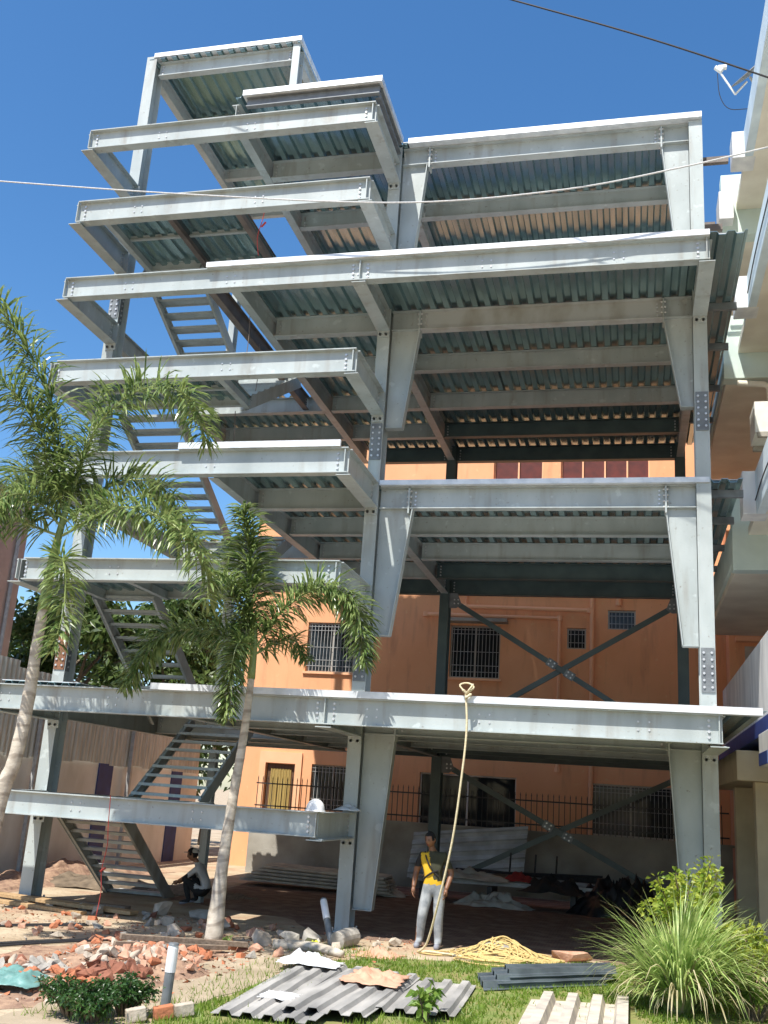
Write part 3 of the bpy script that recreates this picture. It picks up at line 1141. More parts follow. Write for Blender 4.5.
# blue band and white parapet of the first storey
rbox('slab_edge', (6.95, -8, 3.68), (8.29, 10.3, 3.98), 'blue')
rbox('balcony_parapet', (7.0, -8, 3.985), (7.16, 9.2, 5.37), 'rb_white')
for zb, x0, yj, yb, zg, zt in ((7.65, 7.0, 1.0, 2.5, 6.95, 8.47), (11.88, 7.0, 1.1, 3.2, 11.3, 12.56), (15.0, 7.0, .7, 2.6, 14.4, 15.6)):
    bal = rbox('balcony', (x0, -8.5, zb), (8.29, yb, zb + .16), 'rb_beige')
    rbox('balcony_parapet', (x0 - .012, -8.5, zb - .004), (x0 + .15, yj, zt), 'rb_blue', bal)
    rbox('balcony_parapet', (x0 - .24, yj + .004, zb - .003), (x0 + .2, yj + .5, zt + .01), 'rb_white', bal)
    rbox('lintel', (6.70, yb + .003, zg), (8.29, yb + .35, zb + .9), 'rb_green')
    rbox('soffit', (6.76, yb + .353, zg + .01), (8.29, 10.2, zg + .18), 'rb_beige')
    rbox('side_fascia', (6.70, yb + .354, zg + .183), (6.85, 10.3, zg + .95), 'rb_green')
rbox('upper_balcony', (6.98, -9, 16.9), (8.29, -2.7, 17.84), 'rb_beige')
rbox('roof_box', (6.62, 2.3, 14.62), (6.92, 3.0, 15.3), 'rb_white')
rbox('cornice', (6.9, -9, 17.85), (15, -2.6, 18.2), 'rb_blue')
for y, z in ((2.3, 14.0), (2.5, 13.5), (3.4, 13.0)):
    rbox('rebar_stub', (6.55, y, z), (6.93, y + .05, z + .05), 'rb_white')
mb = MB()
mb.tube([(6.95, 3.12, 11.15), (7.5, 3.12, 11.1), (7.6, 3.1, 11.0), (7.62, 3.1, 9.6)], .07, 8)
mb.build('waste_pipe', M['rb_beige'], RB, smooth=True)

for z in (12.2, 8.0):
    mb = MB()
    mb.tube(bez([(6.97, -6, z), (6.965, -3, z - .1), (6.965, -.5, z - .03), (6.965, .9, z - .12)], 14), .012, 5)
    mb.build('wall_cable', M['cable'], RB)
AC = thing('air_conditioner', 'white boxy air conditioner unit hanging on the pale green building', 'air conditioner', (7.4, 2.0, 9.4))
mb = MB()
mb.box((7.06, 1.3, 9.35), (7.36, 2.1, 9.98))
for k in range(9):
    mb.box((7.05, 1.36, 9.42 + k * .055), (7.0595, 2.04, 9.445 + k * .055))
mb.build('casing', M['ac'], AC, bevel=.01)
mb = MB()
for y in (1.25, 2.05):
    mb = MB()
    mb.box((7.1, y, 9.25), (8.3, y + .1, 9.345))
    mb.build('wall_bracket', M['concrete'], AC)

# satellite dish on its arm
SD = thing('satellite_dish', 'grey satellite dish with a white receiver arm above the right-hand balconies', 'satellite dish', (7.3, 2.0, 18))
mb = MB()
ctr, ax = Vector((7.30, 2.0, 17.95)), Vector((-.62, -.45, .64)).normalized()
e1 = ax.cross(Vector((0, 0, 1))).normalized()
e2 = ax.cross(e1)
rings = [(.001, 0), (.15, .01), (.3, .04), (.42, .085)]
vs, fs = [], []
for sgn in (0, -.012):
    for r_, h_ in rings:
        for k in range(20):
            a = 2 * math.pi * k / 20
            vs.append(ctr + e1 * math.cos(a) * r_ + e2 * math.sin(a) * r_ * 1.1 + ax * (h_ + sgn))
for i in range(3):
    for k in range(20):
        k2 = (k + 1) % 20
        fs.append((i * 20 + k, i * 20 + k2, i * 20 + 20 + k2, i * 20 + 20 + k))
        fs.append((80 + i * 20 + 20 + k, 80 + i * 20 + 20 + k2, 80 + i * 20 + k2, 80 + i * 20 + k))
for k in range(20):
    k2 = (k + 1) % 20
    fs.append((60 + k, 60 + k2, 140 + k2, 140 + k))
mb.add(vs, fs)
mb.build('reflector', M['plate'], SD, smooth=True)
mb = MB()
mb.tube([(7.0, 2.0, 17.5), (6.68, 2.0, 18.15)], .022, 6)
mb.tube([(7.25, 2.0, 17.8), (7.0, 2.0, 17.5)], .022, 6)
mb.build('arm', M['ac'], SD)
mb = MB()
mb.tube([(6.74, 2.0, 18.14), (6.6, 2.0, 18.25)], [.07, .05], 8)
mb.box((6.66, 1.95, 18.2), (6.84, 2.05, 18.27))
mb.build('receiver', M['ac'], SD)
mb = MB()
mb.tube(bez([(6.64, 2.0, 18.1), (6.68, 2.0, 17.5), (6.86, 2.0, 17.15), (7.25, 2.0, 17.1)], 14), .009, 5)
mb.build('lead', M['cable'], SD)
mb = MB()
mb.tube([(7.32, 2.02, 17.93), (7.5, 2.1, 17.6), (7.5, 2.1, 17.0), (7.5, 2.1, 15.1)], .03, 8)
mb.build('mast', M['grille'], SD)

# ------------------------------------------------------------------ overhead lines
mb = MB()
mb.tube(bez([(-12, -2.6, 14.35), (-7.47, -2.6, 13.56), (-3.07, -2.6, 12.85), (.81, -2.6, 12.35), (3.6, -2.6, 12.35), (5.57, -2.6, 12.6), (6.95, -2.6, 12.85)], 50), .014, 6)
tag(mb.build('rope_line', M['cord'], smooth=True), 'thin white sagging line strung across the front of the upper steel floors', 'line')
mb = MB()
mb.tube(bez([(-4, -4, 18.5), (2.14, -4, 15.47), (4.92, -4, 14.11), (6.99, -4, 12.98)], 30), .014, 6)
tag(mb.build('power_cable', M['cable'], smooth=True), 'black cable crossing the sky above the roof towards the satellite dish', 'cable')


# ------------------------------------------------------------------ trees behind
def tree(name, label, x, y, ztop, rad, n, m='treeleaf', size=.34, seed=1, zlow=2.0):
    rnd = random.Random(seed)
    t = thing(name, label, 'tree', (x, y, 0), 'leafy trees beyond the site wall')
    mb = MB()
    lean = rnd.uniform(-.4, .4)
    top = Vector((x + lean, y, ztop * .62))
    mb.tube([(x, y, 0), (x + lean * .4, y, ztop * .3), top], [.2, .15, .1], 8)
    limbs = []
    for k in range(9):
        a = k * 2.4 + rnd.random()
        b = Vector((x + lean + math.cos(a) * rad * .75, y + math.sin(a) * rad * .75, ztop * (.5 + .4 * rnd.random())))
        s = Vector((x, y, ztop * .3)).lerp(top, rnd.uniform(.3, 1))
        mb.tube(bez([s, s.lerp(b, .5) + Vector((0, 0, .3)), b], 6), [.08, .07, .06, .045, .03, .015], 5)
        limbs.append(b)
    mb.build('trunk', M['bark'], t)
    clumps = []
    for k in range(46):
        a, q = rnd.uniform(0, 6.28), rnd.random() ** .5
        zz = rnd.random()
        rr = rad * q * math.sin(math.pi * min(.95, .18 + zz * .72)) * 1.05
        clumps.append((Vector((x + lean + math.cos(a) * rr, y + math.sin(a) * rr, zlow + (ztop - zlow) * zz)), rnd.uniform(.35, .8)))
    lm = MB()
    for i in range(n):
        c, r_ = rnd.choice(clumps)
        d = Vector((rnd.gauss(0, 1), rnd.gauss(0, 1), rnd.gauss(0, .8)))
        p = c + d * r_ * .5
        leaf(lm, p, Vector((rnd.gauss(0, 1), rnd.gauss(0, 1), rnd.gauss(-.4, .6))).normalized(), size * rnd.uniform(.6, 1.2), size * .42, rnd)
    lm.build('crown', M[m], t)
    return t


def leaf(mb, p, d, ln, w, rnd=random, droop=.25):
    s = d.cross(Vector((rnd.gauss(0, 1), rnd.gauss(0, 1), rnd.gauss(0, 1))))
    if s.length < .01:
        s = Vector((1, 0, 0))
    s.normalize()
    m = p + d * ln * .5
    e = p + d * ln + Vector((0, 0, -droop * ln))
    mb.add([p, m + s * w / 2, e, m - s * w / 2], [(0, 1, 2, 3)])


for k, (x, y, zt, rd, n, lab) in enumerate(((-10.6, 14.5, 8.6, 2.4, 11000, 'broad dark tree beyond the white wall, beside the orange building'),
                                            (-12.6, 11.5, 8.2, 2.5, 11000, 'rounded leafy tree beyond the white wall, between the lower stair and the brown-pink house'),
                                            (-16.6, 17.0, 9.3, 2.6, 7000, 'farther leafy tree beside the brown-pink house'),
                                            (-11.4, 20.5, 9.0, 3.0, 7000, 'far leafy tree standing behind the two nearer trees'))):
    tree('leafy_tree', lab, x, y, zt, rd, n, seed=k + 3)

# ================================================================== PALMS
def frond_mesh(pts, n, ln, w, rnd, plume=1.0, droop=.55, m0=.06, two=True):
    """arching rachis with leaflets springing from it on all sides"""
    mb = MB()
    path = bez(pts, 26)
    mb.tube(path, [.022 * (1 - .85 * i / 25) for i in range(26)], 5, 1)
    L = [0]
    for i in range(25):
        L.append(L[-1] + (path[i + 1] - path[i]).length)
    for k in range(n):
        t = m0 + (1 - m0) * (k + rnd.random()) / n
        d = t * L[-1]
        i = 0
        while i < 24 and L[i + 1] < d:
            i += 1
        f = (d - L[i]) / max(1e-5, L[i + 1] - L[i])
        p = path[i].lerp(path[i + 1], min(1, f))
        tg = (path[i + 1] - path[i]).normalized()
        side = tg.cross(Vector((0, 0, 1)))
        if side.length < .15:
            side = tg.cross(Vector((0, 1, 0)))
        side.normalize()
        up = side.cross(tg).normalized()
        a = rnd.choice((0, math.pi)) + rnd.gauss(0, .75 * plume)
        out = side * math.cos(a) + up * math.sin(a) * plume
        l = ln * (.45 + .55 * math.sin(math.pi * min(1, .15 + t * .85)) ** .6) * rnd.uniform(.8, 1.1)
        dr = (out * .95 + tg * rnd.uniform(.25, .6)).normalized()
        g = Vector((0, 0, -1))
        p1 = p + dr * l * .45
        d2 = (dr + g * droop * rnd.uniform(.5, 1.3)).normalized()
        p2 = p1 + d2 * l * .35
        d3 = (d2 + g * droop * rnd.uniform(.6, 1.5)).normalized()
        p3 = p2 + d3 * l * .25
        s = dr.cross(Vector((rnd.gauss(0, .4), rnd.gauss(0, .4), 1)))
        if s.length < .1:
            s = side
        s = s.normalized() * w / 2
        mb.add([p - s * .4, p + s * .4, p1 + s, p1 - s, p2 + s * .85, p2 - s * .85, p3], [(0, 1, 2, 3), (3, 2, 4, 5), (5, 4, 6)])
    return mb


def palm(name, label, trunk, rads, shaft, fronds, seed):
    rnd = random.Random(seed)
    base = trunk[0]
    t = thing(name, label, 'palm tree', base)
    mb = MB()
    pts = bez(trunk, 40)
    rr = []
    for i in range(40):
        f = i / 39 * (len(rads) - 1)
        k = min(int(f), len(rads) - 2)
        rr.append((rads[k] + (rads[k + 1] - rads[k]) * (f - k)) * (1 + (.05 if i % 3 == 0 else 0)))
    mb.tube(pts, rr, 14)
    mb.build('trunk', M['trunk'], t, smooth=True)
    mb = MB()
    mb.tube(bez(shaft[0], 10), [shaft[1] + (shaft[2] - shaft[1]) * i / 9 for i in range(10)], 12)
    mb.build('crownshaft', M['shaft'], t, smooth=True)
    for pts, n, ln in fronds:
        frond_mesh(pts, int(n * 2.6), ln * 1.0, .030, rnd, 1.0, .42).build('frond', [M['palmleaf'], M['rachis']], t)
    return t


LT = [(-3.8, -5, 0), (-3.62, -5, 1.86), (-3.49, -5, 2.4), (-3.43, -5, 3.22), (-3.43, -5, 4.06), (-3.41, -5, 5.08)]
palm('palm_tree', 'tall palm with thick pale ringed trunk and spreading feathery fronds at the left edge', LT, [.135, .105, .095, .088, .075, .06],
     ([(-3.42, -5, 4.5), (-3.40, -5, 5.2), (-3.30, -5, 6.1)], .085, .04), [
    ([(-3.3, -5, 5.9), (-2.89, -5.2, 7.2), (-2.16, -5.3, 7.75), (-1.38, -5.4, 7.55), (-.97, -5.5, 6.8)], 190, .62),
    ([(-3.3, -5, 6.0), (-3.8, -5, 7.55), (-4.43, -5.2, 8.7), (-4.99, -5.4, 9.4)], 190, .66),
    ([(-3.3, -5, 5.9), (-3.8, -5.2, 7.1), (-4.29, -5.6, 7.75), (-4.6, -6.0, 7.3)], 190, .60),
    ([(-3.3, -5, 5.6), (-2.25, -5.4, 5.9), (-1.3, -5.7, 5.62), (-.59, -6.0, 5.02), (-.4, -6.1, 4.45)], 200, .58),
    ([(-3.3, -5, 5.7), (-3.69, -5.4, 6.1), (-3.98, -5.8, 5.8), (-3.95, -6.2, 4.9)], 120, .55),
    ([(-3.35, -5, 5.2), (-2.9, -5.5, 5.1), (-2.6, -5.8, 4.4), (-2.55, -6.0, 3.75)], 110, .45),
    ([(-3.3, -5, 6.0), (-3.24, -4.9, 6.9), (-3.2, -4.8, 7.5), (-3.2, -4.7, 8.1)], 70, .4),
    ([(-3.3, -5, 5.8), (-2.88, -4.4, 6.6), (-2.26, -4.1, 6.6), (-1.78, -4.0, 5.8)], 150, .55),
    ([(-3.3, -5, 5.8), (-4.1, -4.5, 6.6), (-5.0, -4.0, 6.9), (-5.6, -3.8, 6.2)], 150, .6),
    ([(-3.35, -5, 5.6), (-4.0, -5.6, 5.7), (-4.4, -6.0, 5.2), (-4.5, -6.2, 4.5)], 120, .5),
], 11)

RT = [(-1.21, -2.75, 0), (-1.21, -2.7, 1.03), (-1.17, -2.65, 2.05), (-1.12, -2.6, 2.95), (-1.09, -2.6, 3.73), (-1.09, -2.6, 4.3)]
palm('palm_tree', 'slender palm with one upright and one long arching frond in front of the steel columns', RT, [.14, .09, .075, .065, .055, .045],
     ([(-1.09, -2.6, 3.9), (-1.09, -2.6, 4.4), (-1.12, -2.58, 4.8)], .066, .035), [
    ([(-1.12, -2.6, 4.4), (-1.32, -2.5, 5.3), (-1.41, -2.5, 6.1), (-1.54, -2.6, 6.75)], 330, .62),
    ([(-1.06, -2.6, 4.4), (-.68, -2.5, 5.05), (-.07, -2.4, 5.45), (.47, -2.4, 5.12), (.72, -2.5, 4.2)], 300, .52),
    ([(-1.14, -2.6, 4.4), (-1.84, -2.9, 4.6), (-2.45, -3.2, 4.42), (-2.86, -3.4, 3.6)], 220, .48),
    ([(-1.1, -2.6, 4.4), (-1.2, -3.0, 4.4), (-1.18, -3.25, 3.85), (-1.13, -3.3, 3.2)], 200, .36),
    ([(-1.05, -2.6, 4.3), (-.8, -2.3, 4.55), (-.6, -2.0, 4.6), (-.4, -1.95, 4.3)], 80, .36),
    ([(-1.14, -2.6, 4.5), (-1.39, -2.8, 5.1), (-1.55, -3.0, 5.5), (-1.68, -3.2, 5.2)], 110, .40),
], 12)


# ================================================================== LOW PLANTS
def shrub(name, label, cx, cy, rad, h, n, m, ls, seed, cat='shrub', group=None, stems=9, sq=.8):
    rnd = random.Random(seed)
    t = thing(name, label, cat, (cx, cy, 0), group)
    st, lm = MB(), MB()
    for k in range(stems):
        a = rnd.uniform(0, 6.28)
        q = rnd.random() ** .6 * rad
        tip = Vector((cx + math.cos(a) * q, cy + math.sin(a) * q, h * rnd.uniform(.55, 1.0)))
        path = bez([(cx + math.cos(a) * q * .15, cy + math.sin(a) * q * .15, 0), Vector((cx, cy, 0)).lerp(tip, .55) + Vector((0, 0, .1 * h)), tip], 8)
        st.tube(path, [.012 * (1 - .8 * i / 7) + .002 for i in range(8)], 5)
        for i in range(n // stems):
            f = rnd.uniform(.25, 1) ** .7 * 6.99
            p = path[int(f)].lerp(path[int(f) + 1], f % 1)
            d = Vector((rnd.gauss(0, 1), rnd.gauss(0, 1), rnd.gauss(.35, .7))).normalized()
            leaf(lm, p + d * rnd.uniform(0, .14 * rad), d, ls * rnd.uniform(.6, 1.2), ls * .5, rnd, .3)
    st.build('stems', M['bark'], t)
    lm.build('leaves', M[m], t)
    return t


def clump(name, label, cx, cy, rad, h, n, seed, w=.022, dry=.25):
    rnd = random.Random(seed)
    mb = MB()
    for k in range(n):
        a = rnd.uniform(0, 6.28)
        lean = rnd.random() ** .8
        ln = h * rnd.uniform(.55, 1.3) * (1 + .16 * math.sin(a * 3 + seed) + .12 * math.sin(a + 2))
        b = Vector((cx + math.cos(a) * rad * .28 * rnd.random(), cy + math.sin(a) * rad * .28 * rnd.random(), 0))
        o = Vector((math.cos(a), math.sin(a), 0))
        p, el = b, math.pi / 2 - lean * .75
        s = o.cross(Vector((0, 0, 1))).normalized() * w * rnd.uniform(.7, 1.2) / 2
        mi = 1 if rnd.random() < (dry if lean > .55 else dry * .35) else 0
        bend = rnd.uniform(.02, .13) + (.16 * lean if mi else .05 * lean)
        row = []
        for i in range(7):
            f = 1 - (i / 6) ** 2.2 * .95
            row.append((p - s * f, p + s * f))
            p = p + (o * math.cos(el) + Vector((0, 0, 1)) * math.sin(el)) * ln / 6
            el -= bend * (1 + i * .55)
            if p.z < .02:
                p.z = .02
        vs = [q for r_ in row for q in r_]
        mb.add(vs, [(2 * i, 2 * i + 1, 2 * i + 3, 2 * i + 2) for i in range(6)], mi)
    return tag(mb.build(name, [M['blade'], M['dryblade']]), label, 'plant')


clump('ornamental_grass', 'big clump of long arching striped grass blades at the lower right', 5.30, -4.0, .72, 1.22, 1250, 5, .032, .2)
clump('strap_plant', 'small spiky strap-leaved plant at the right edge beside the grass clump', 6.3, -1.5, .3, .75, 160, 6, .03, .1)
shrub('leafy_shrub', 'tall bright yellow-green shrub behind the big grass clump', 5.5, -2.5, .68, 1.75, 2300, 'shrubleaf', .10, 21, stems=34)
shrub('leafy_shrub', 'low yellow-green shrub at the right edge beside the grass clump', 6.15, -2.7, .6, .95, 1800, 'shrubleaf', .09, 22, stems=24)
shrub('leafy_shrub', 'low dark leafy shrub in the lower right corner', 6.15, -4.1, .5, .5, 1800, 'plantleaf', .07, 23, stems=24)
for k, (x, y, r_, h, lab) in enumerate(((-.52, -7.95, .34, .34, 'low dark green garden shrub, the leftmost beside the rubble'), (-.12, -7.62, .34, .38, 'rounded dark green garden shrub behind the white-topped bollard'),
                                        (-.22, -8.05, .30, .26, 'flat dark green garden shrub at the very bottom edge'))):
    shrub('garden_shrub', lab, x, y, r_, h, 2600, 'boxleaf', .05, 30 + k, stems=40, group='small dark shrubs at the lower left')
shrub('young_plant', 'young leafy green plant poking up at the bottom centre', 2.66, -6.3, .26, .34, 130, 'plantleaf', .13, 41, cat='plant', stems=11)
shrub('young_plant', 'tiny weed sprouting at the foot of the slender palm', -.9, -2.95, .12, .16, 90, 'plantleaf', .05, 42, cat='plant', stems=8)

# lawn blades
def inside(x, y, poly):
    c = False
    n = len(poly)
    for i in range(n):
        x0, y0 = poly[i]
        x1, y1 = poly[(i + 1) % n]
        if (y0 > y) != (y1 > y) and x < (x1 - x0) * (y - y0) / (y1 - y0) + x0:
            c = not c
    return c


rnd = random.Random(3)
mb = MB()
cnt = 0
while cnt < 26000:
    x, y = rnd.uniform(0, 6.6), rnd.uniform(-8.4, -.5)
    if not inside(x, y, LAWN):
        continue
    v = noise.noise(Vector((x * 1.3, y * 1.3, 0)))
    if v < -.12 and rnd.random() < .75:
        continue
    if (.6 < x < 2.0 and -7.25 < y < -3.6) or (1.9 < x < 2.9 and -6.3 < y < -4.1) or (3.55 < x < 4.8 and y < -4.1):
        if rnd.random() < .97:
            cnt += .4
            continue
    h = rnd.uniform(.025, .065) * (1.4 if y < -6 else 1)
    a = rnd.uniform(0, 6.28)
    w = rnd.uniform(.006, .011)
    dx, dy = math.cos(a) * w, math.sin(a) * w
    tx, ty = rnd.gauss(0, .02), rnd.gauss(0, .02)
    mb.add([(x - dx, y - dy, .008), (x + dx, y + dy, .008), (x + tx, y + ty, .008 + h)], [(0, 1, 2)])
    cnt += 1
tag(mb.build('lawn_grass', M['grass']), kind='stuff')
mb = MB()
for k in range(1500):
    x, y = rnd.choice(((rnd.uniform(-.1, .65), rnd.uniform(-7.4, -3.4)), (rnd.gauss(.9, .5), rnd.gauss(-2.3, .25)), (rnd.uniform(-1, .6), rnd.uniform(-8.2, -6.8))))
    h = rnd.uniform(.04, .12)
    a = rnd.uniform(0, 6.28)
    dx, dy = math.cos(a) * .006, math.sin(a) * .006
    tx, ty = rnd.gauss(0, .04), rnd.gauss(0, .04)
    mb.add([(x - dx, y - dy, 0), (x + dx, y + dy, 0), (x + tx, y + ty, h)], [(0, 1, 2)])
tag(mb.build('weeds', M['grass']), kind='stuff')

# ================================================================== LOOSE THINGS ON THE GROUND
def lump(rnd, sx, sy, sz, ang=.5):
    """broken angular lump: jittered, cut icosphere-like hull"""
    bm = bmesh.new()
    pts = []
    for k in range(16):
        v = Vector((rnd.gauss(0, 1), rnd.gauss(0, 1), rnd.gauss(0, 1))).normalized()
        m = max(abs(v.x), abs(v.y), abs(v.z)) ** ang
        v = v / m * rnd.uniform(.82, 1.05)
        pts.append(bm.verts.new((v.x * sx, v.y * sy, v.z * sz)))
    r_ = bmesh.ops.convex_hull(bm, input=pts)
    bmesh.ops.delete(bm, geom=[e for e in r_['geom_interior'] if isinstance(e, bmesh.types.BMVert)], context='VERTS')
    me = bpy.data.meshes.new('lump')
    bm.to_mesh(me)
    bm.free()
    return me


def put_lump(name, me, m, loc, rot, label, cat, group=None):
    o = bpy.data.objects.new(name, me)
    COL.objects.link(o)
    if not me.materials:
        me.materials.append(m)
    o.location = loc
    o.rotation_euler = rot
    return tag(o, label, cat, group)


rnd = random.Random(17)
bricks = []
for k in range(21):
    me = lump(rnd, rnd.uniform(.06, .13), rnd.uniform(.045, .08), rnd.uniform(.035, .06), .8)
    me.materials.append(M[('brick1', 'rock1', 'brick2', 'brick3', 'rock2', 'brick2', 'brick1')[k % 7]])
    bricks.append(me)
HEAP = [(-1.45, -6.75, .42, .14), (-1.55, -5.6, .62, .22), (-1.25, -4.9, .5, .2), (-.95, -6.2, .42, .16), (-1.85, -6.4, .4, .12), (-.85, -5.2, .45, .2), (-1.15, -4.2, .4, .12)]


def heap_z(x, y):
    return max([0] + [h * (1 - ((x - a) ** 2 + (y - b) ** 2) / (r_ * 1.25) ** 2) for a, b, r_, h in HEAP])


for k in range(290):
    a, b, r_, h = HEAP[k % len(HEAP)]
    q, f = rnd.random() ** .6 * r_ * 1.15, rnd.uniform(0, 6.28)
    x, y = a + math.cos(f) * q, b + math.sin(f) * q
    if k > 150:
        x, y = rnd.uniform(-2.7, -.4), rnd.uniform(-7.0, -2.8)
    if k > 210:
        x, y = rnd.uniform(-5.5, .2), rnd.uniform(-4.0, -.2)
    z = heap_z(x, y)
    put_lump('broken_brick', bricks[k % 21], None, (x, y, z * rnd.uniform(.8, 1.02) + .03), (rnd.gauss(0, .5), rnd.gauss(0, .5), rnd.uniform(0, 6.28)),
             'loose broken brick scattered on the open soil between the rubble heap and the frame' if k > 150 else 'broken brick in the orange rubble heap left of the slender palm', 'brick', 'broken bricks strewn on the soil' if k > 150 else 'broken bricks of the rubble heap')
# fine rubble under and round the heap
mb = MB()
N_ = 30
for i in range(N_):
    for j in range(N_):
        x0, y0 = -2.5 + 2.2 * i / N_, -7.4 + 3.8 * j / N_
        dx, dy = 2.2 / N_, 3.8 / N_
        zz = [heap_z(x0 + a * dx, y0 + b * dy) for a, b in ((0, 0), (1, 0), (1, 1), (0, 1))]
        if max(zz) > .005:
            mb.add([(x0 + a * dx, y0 + b * dy, max(.003, z - .01)) for (a, b), z in zip(((0, 0), (1, 0), (1, 1), (0, 1)), zz)], [(0, 1, 2, 3)])
for k in range(2600):
    if k < 1300:
        x, y = rnd.uniform(-2.6, -.1), rnd.uniform(-7.6, -3.0)
    elif k < 2200:
        x, y = rnd.uniform(-6.0, 1.6), rnd.uniform(-3.2, .2)
    else:
        x, y = rnd.uniform(-5.5, -1.0), rnd.uniform(-6.5, -.5)
    s = rnd.uniform(.008, .03)
    z = heap_z(x, y) + s * .4
    p = [Vector((x, y, z)) + Vector((rnd.gauss(0, s), rnd.gauss(0, s), rnd.gauss(0, s * .6))) for _ in range(4)]
    mb.add(p, [(0, 1, 2), (0, 2, 3), (0, 3, 1), (1, 3, 2)], rnd.choice((0, 0, 1, 2)))
tag(mb.build('rubble', [M['heapsoil'], M['rock1'], M['brick1']]), kind='stuff')

ROCKS = [(-.62, -2.35, .17, 'rock1', 'pale concrete lump at the right foot of the slender palm'), (-.30, -1.95, .15, 'rock2', 'grey concrete lump right of the slender palm, third of the row'),
         (-.05, -1.75, .19, 'rock2', 'large grey lump beside the lime rag'), (-.9, -1.75, .14, 'brick2', 'reddish lump hidden behind the slender palm foot'),
         (-1.75, -1.15, .18, 'rock1', 'pale crumbly lump left of the slender palm'), (-1.95, -2.4, .15, 'rock1', 'flat sandy lump in the open ground left of the palm'),
         (-3.2, -.2, .20, 'rock1', 'white-grey lump beside the planks under the landing'), (-2.5, -.3, .16, 'rock2', 'rounded grey lump below the lowest stair'),
         (-.45, -3.0, .1, 'brick2', 'pink brick lump beside the pole'), (-1.55, -2.0, .10, 'brick1', 'single orange brick lump left of the palm foot'),
         (2.78, -1.15, .20, 'rock2', 'grey lump half covered by the yellow rope'), (-3.6, -2.0, .11, 'brick1', 'small orange brick near the black strips'),
         (-2.6, -1.35, .13, 'rock1', 'pale lump between the planks and the palm'), (.95, -1.5, .09, 'rock1', 'small pale lump beside the tilted bollard'),
         (.5, -2.15, .10, 'rock1', 'pale chip on the edge of the lawn'), (-4.1, -.9, .12, 'rock1', 'pale chip in front of the stair foot'), (1.15, -1.05, .1, 'rock1', 'pale lump behind the feet of the standing man')]
for x, y, s, m, lab in ROCKS:
    me = lump(rnd, s * rnd.uniform(.9, 1.3), s * rnd.uniform(.8, 1.1), s * rnd.uniform(.6, .85), .5)
    put_lump('concrete_lump' if 'rock' in m else 'brick_lump', me, M[m], (x, y, s * .55), (rnd.gauss(0, .2), rnd.gauss(0, .2), rnd.uniform(0, 6)), lab, 'lump', 'lumps strewn in front of the frame')
me = lump(rnd, .34, .13, .09, .9)
put_lump('brick_lump', me, M['brick2'], (3.85, -.75, .07), (0, 0, .25), 'long pinkish broken masonry slab right of the yellow rope', 'lump')


def bar(name, p0, p1, w, h, m, label, cat, group=None, bevel=.006):
    mb = MB()
    mb.obox(p0, p1, w, h)
    return tag(mb.build(name, M[m], bevel=bevel), label, cat, group)


bar('plank', (-6.5, -.35, .10), (-3.5, -.75, .06), .24, .06, 'wood', 'wide pale timber plank lying on top at the left under the landing', 'plank', 'timber planks at the left')
bar('plank', (-6.2, -.75, .035), (-4.2, -1.2, .035), .16, .06, 'wood', 'narrow pale timber plank in front of the wide one', 'plank', 'timber planks at the left')
bar('plank', (-6.6, .0, .04), (-3.9, -.2, .05), .2, .08, 'oldwood', 'grey timber plank behind the pale planks', 'plank', 'timber planks at the left')
bar('timber_pole', (-1.9, -4.35, .22), (-.55, -3.1, .10), .07, .07, 'oldwood', 'dark timber batten across the rubble heap towards the palm', 'pole')
bar('timber_pole', (-1.8, -4.7, .18), (-.75, -3.35, .07), .06, .06, 'oldwood', 'second dark timber batten on the rubble, nearer the path', 'pole')
mb = MB()
mb.tube(bez([(-.35, -2.55, .06), (.25, -2.45, .07), (.75, -2.7, .05)], 8), [.075, .08, .075, .07, .07, .065, .06, .05], 8)
tag(mb.build('log', M['trunk'], smooth=True), 'short pale log lying right of the slender palm', 'log')
for a, b, lab in (((-5.2, -3.9), (-3.55, -2.25), 'black cable strip on the sand, the farther of the two'), ((-4.2, -6.1), (-2.45, -3.15), 'black cable strip on the sand, nearer the rubble heap')):
    t = thing('cable_strip', lab, 'cable', (a[0], a[1], 0), 'black cable strips on the sand')
    for q in (-.055, 0, .05):
        mb = MB()
        d = Vector((b[0] - a[0], b[1] - a[1], 0))
        n = Vector((-d.y, d.x, 0)).normalized()
        mb.tube(bez([Vector((*a, .02)) + n * q, Vector((*a, .02)) + d * .35 + n * (q + rnd.uniform(-.05, .05)), Vector((*a, .02)) + d * .7 + n * (q * 1.6 + rnd.uniform(-.04, .04)), Vector((*b, .02)) + n * q * 2], 20), .013, 6)
        mb.build('strand', M['cable'], t, smooth=True)

# roofing sheets on the lawn
def sheet(name, label, o, u, v, W, L, m, pitch, h, sine=False, group=None, sag=None):
    mb = MB()
    corr(mb, o, u, v, W, L, pitch, h, .006, 0, sine, sag)
    return tag(mb.build(name, M[m], smooth=False), label, 'sheet', group)


def wavy(a, b):
    def f(s, t):
        return a * math.sin(t * 3 + s * 2) + b * (t - .5) ** 2 + a * .9 * noise.noise(Vector((s * 4, t * 5, a * 300)))
    return f


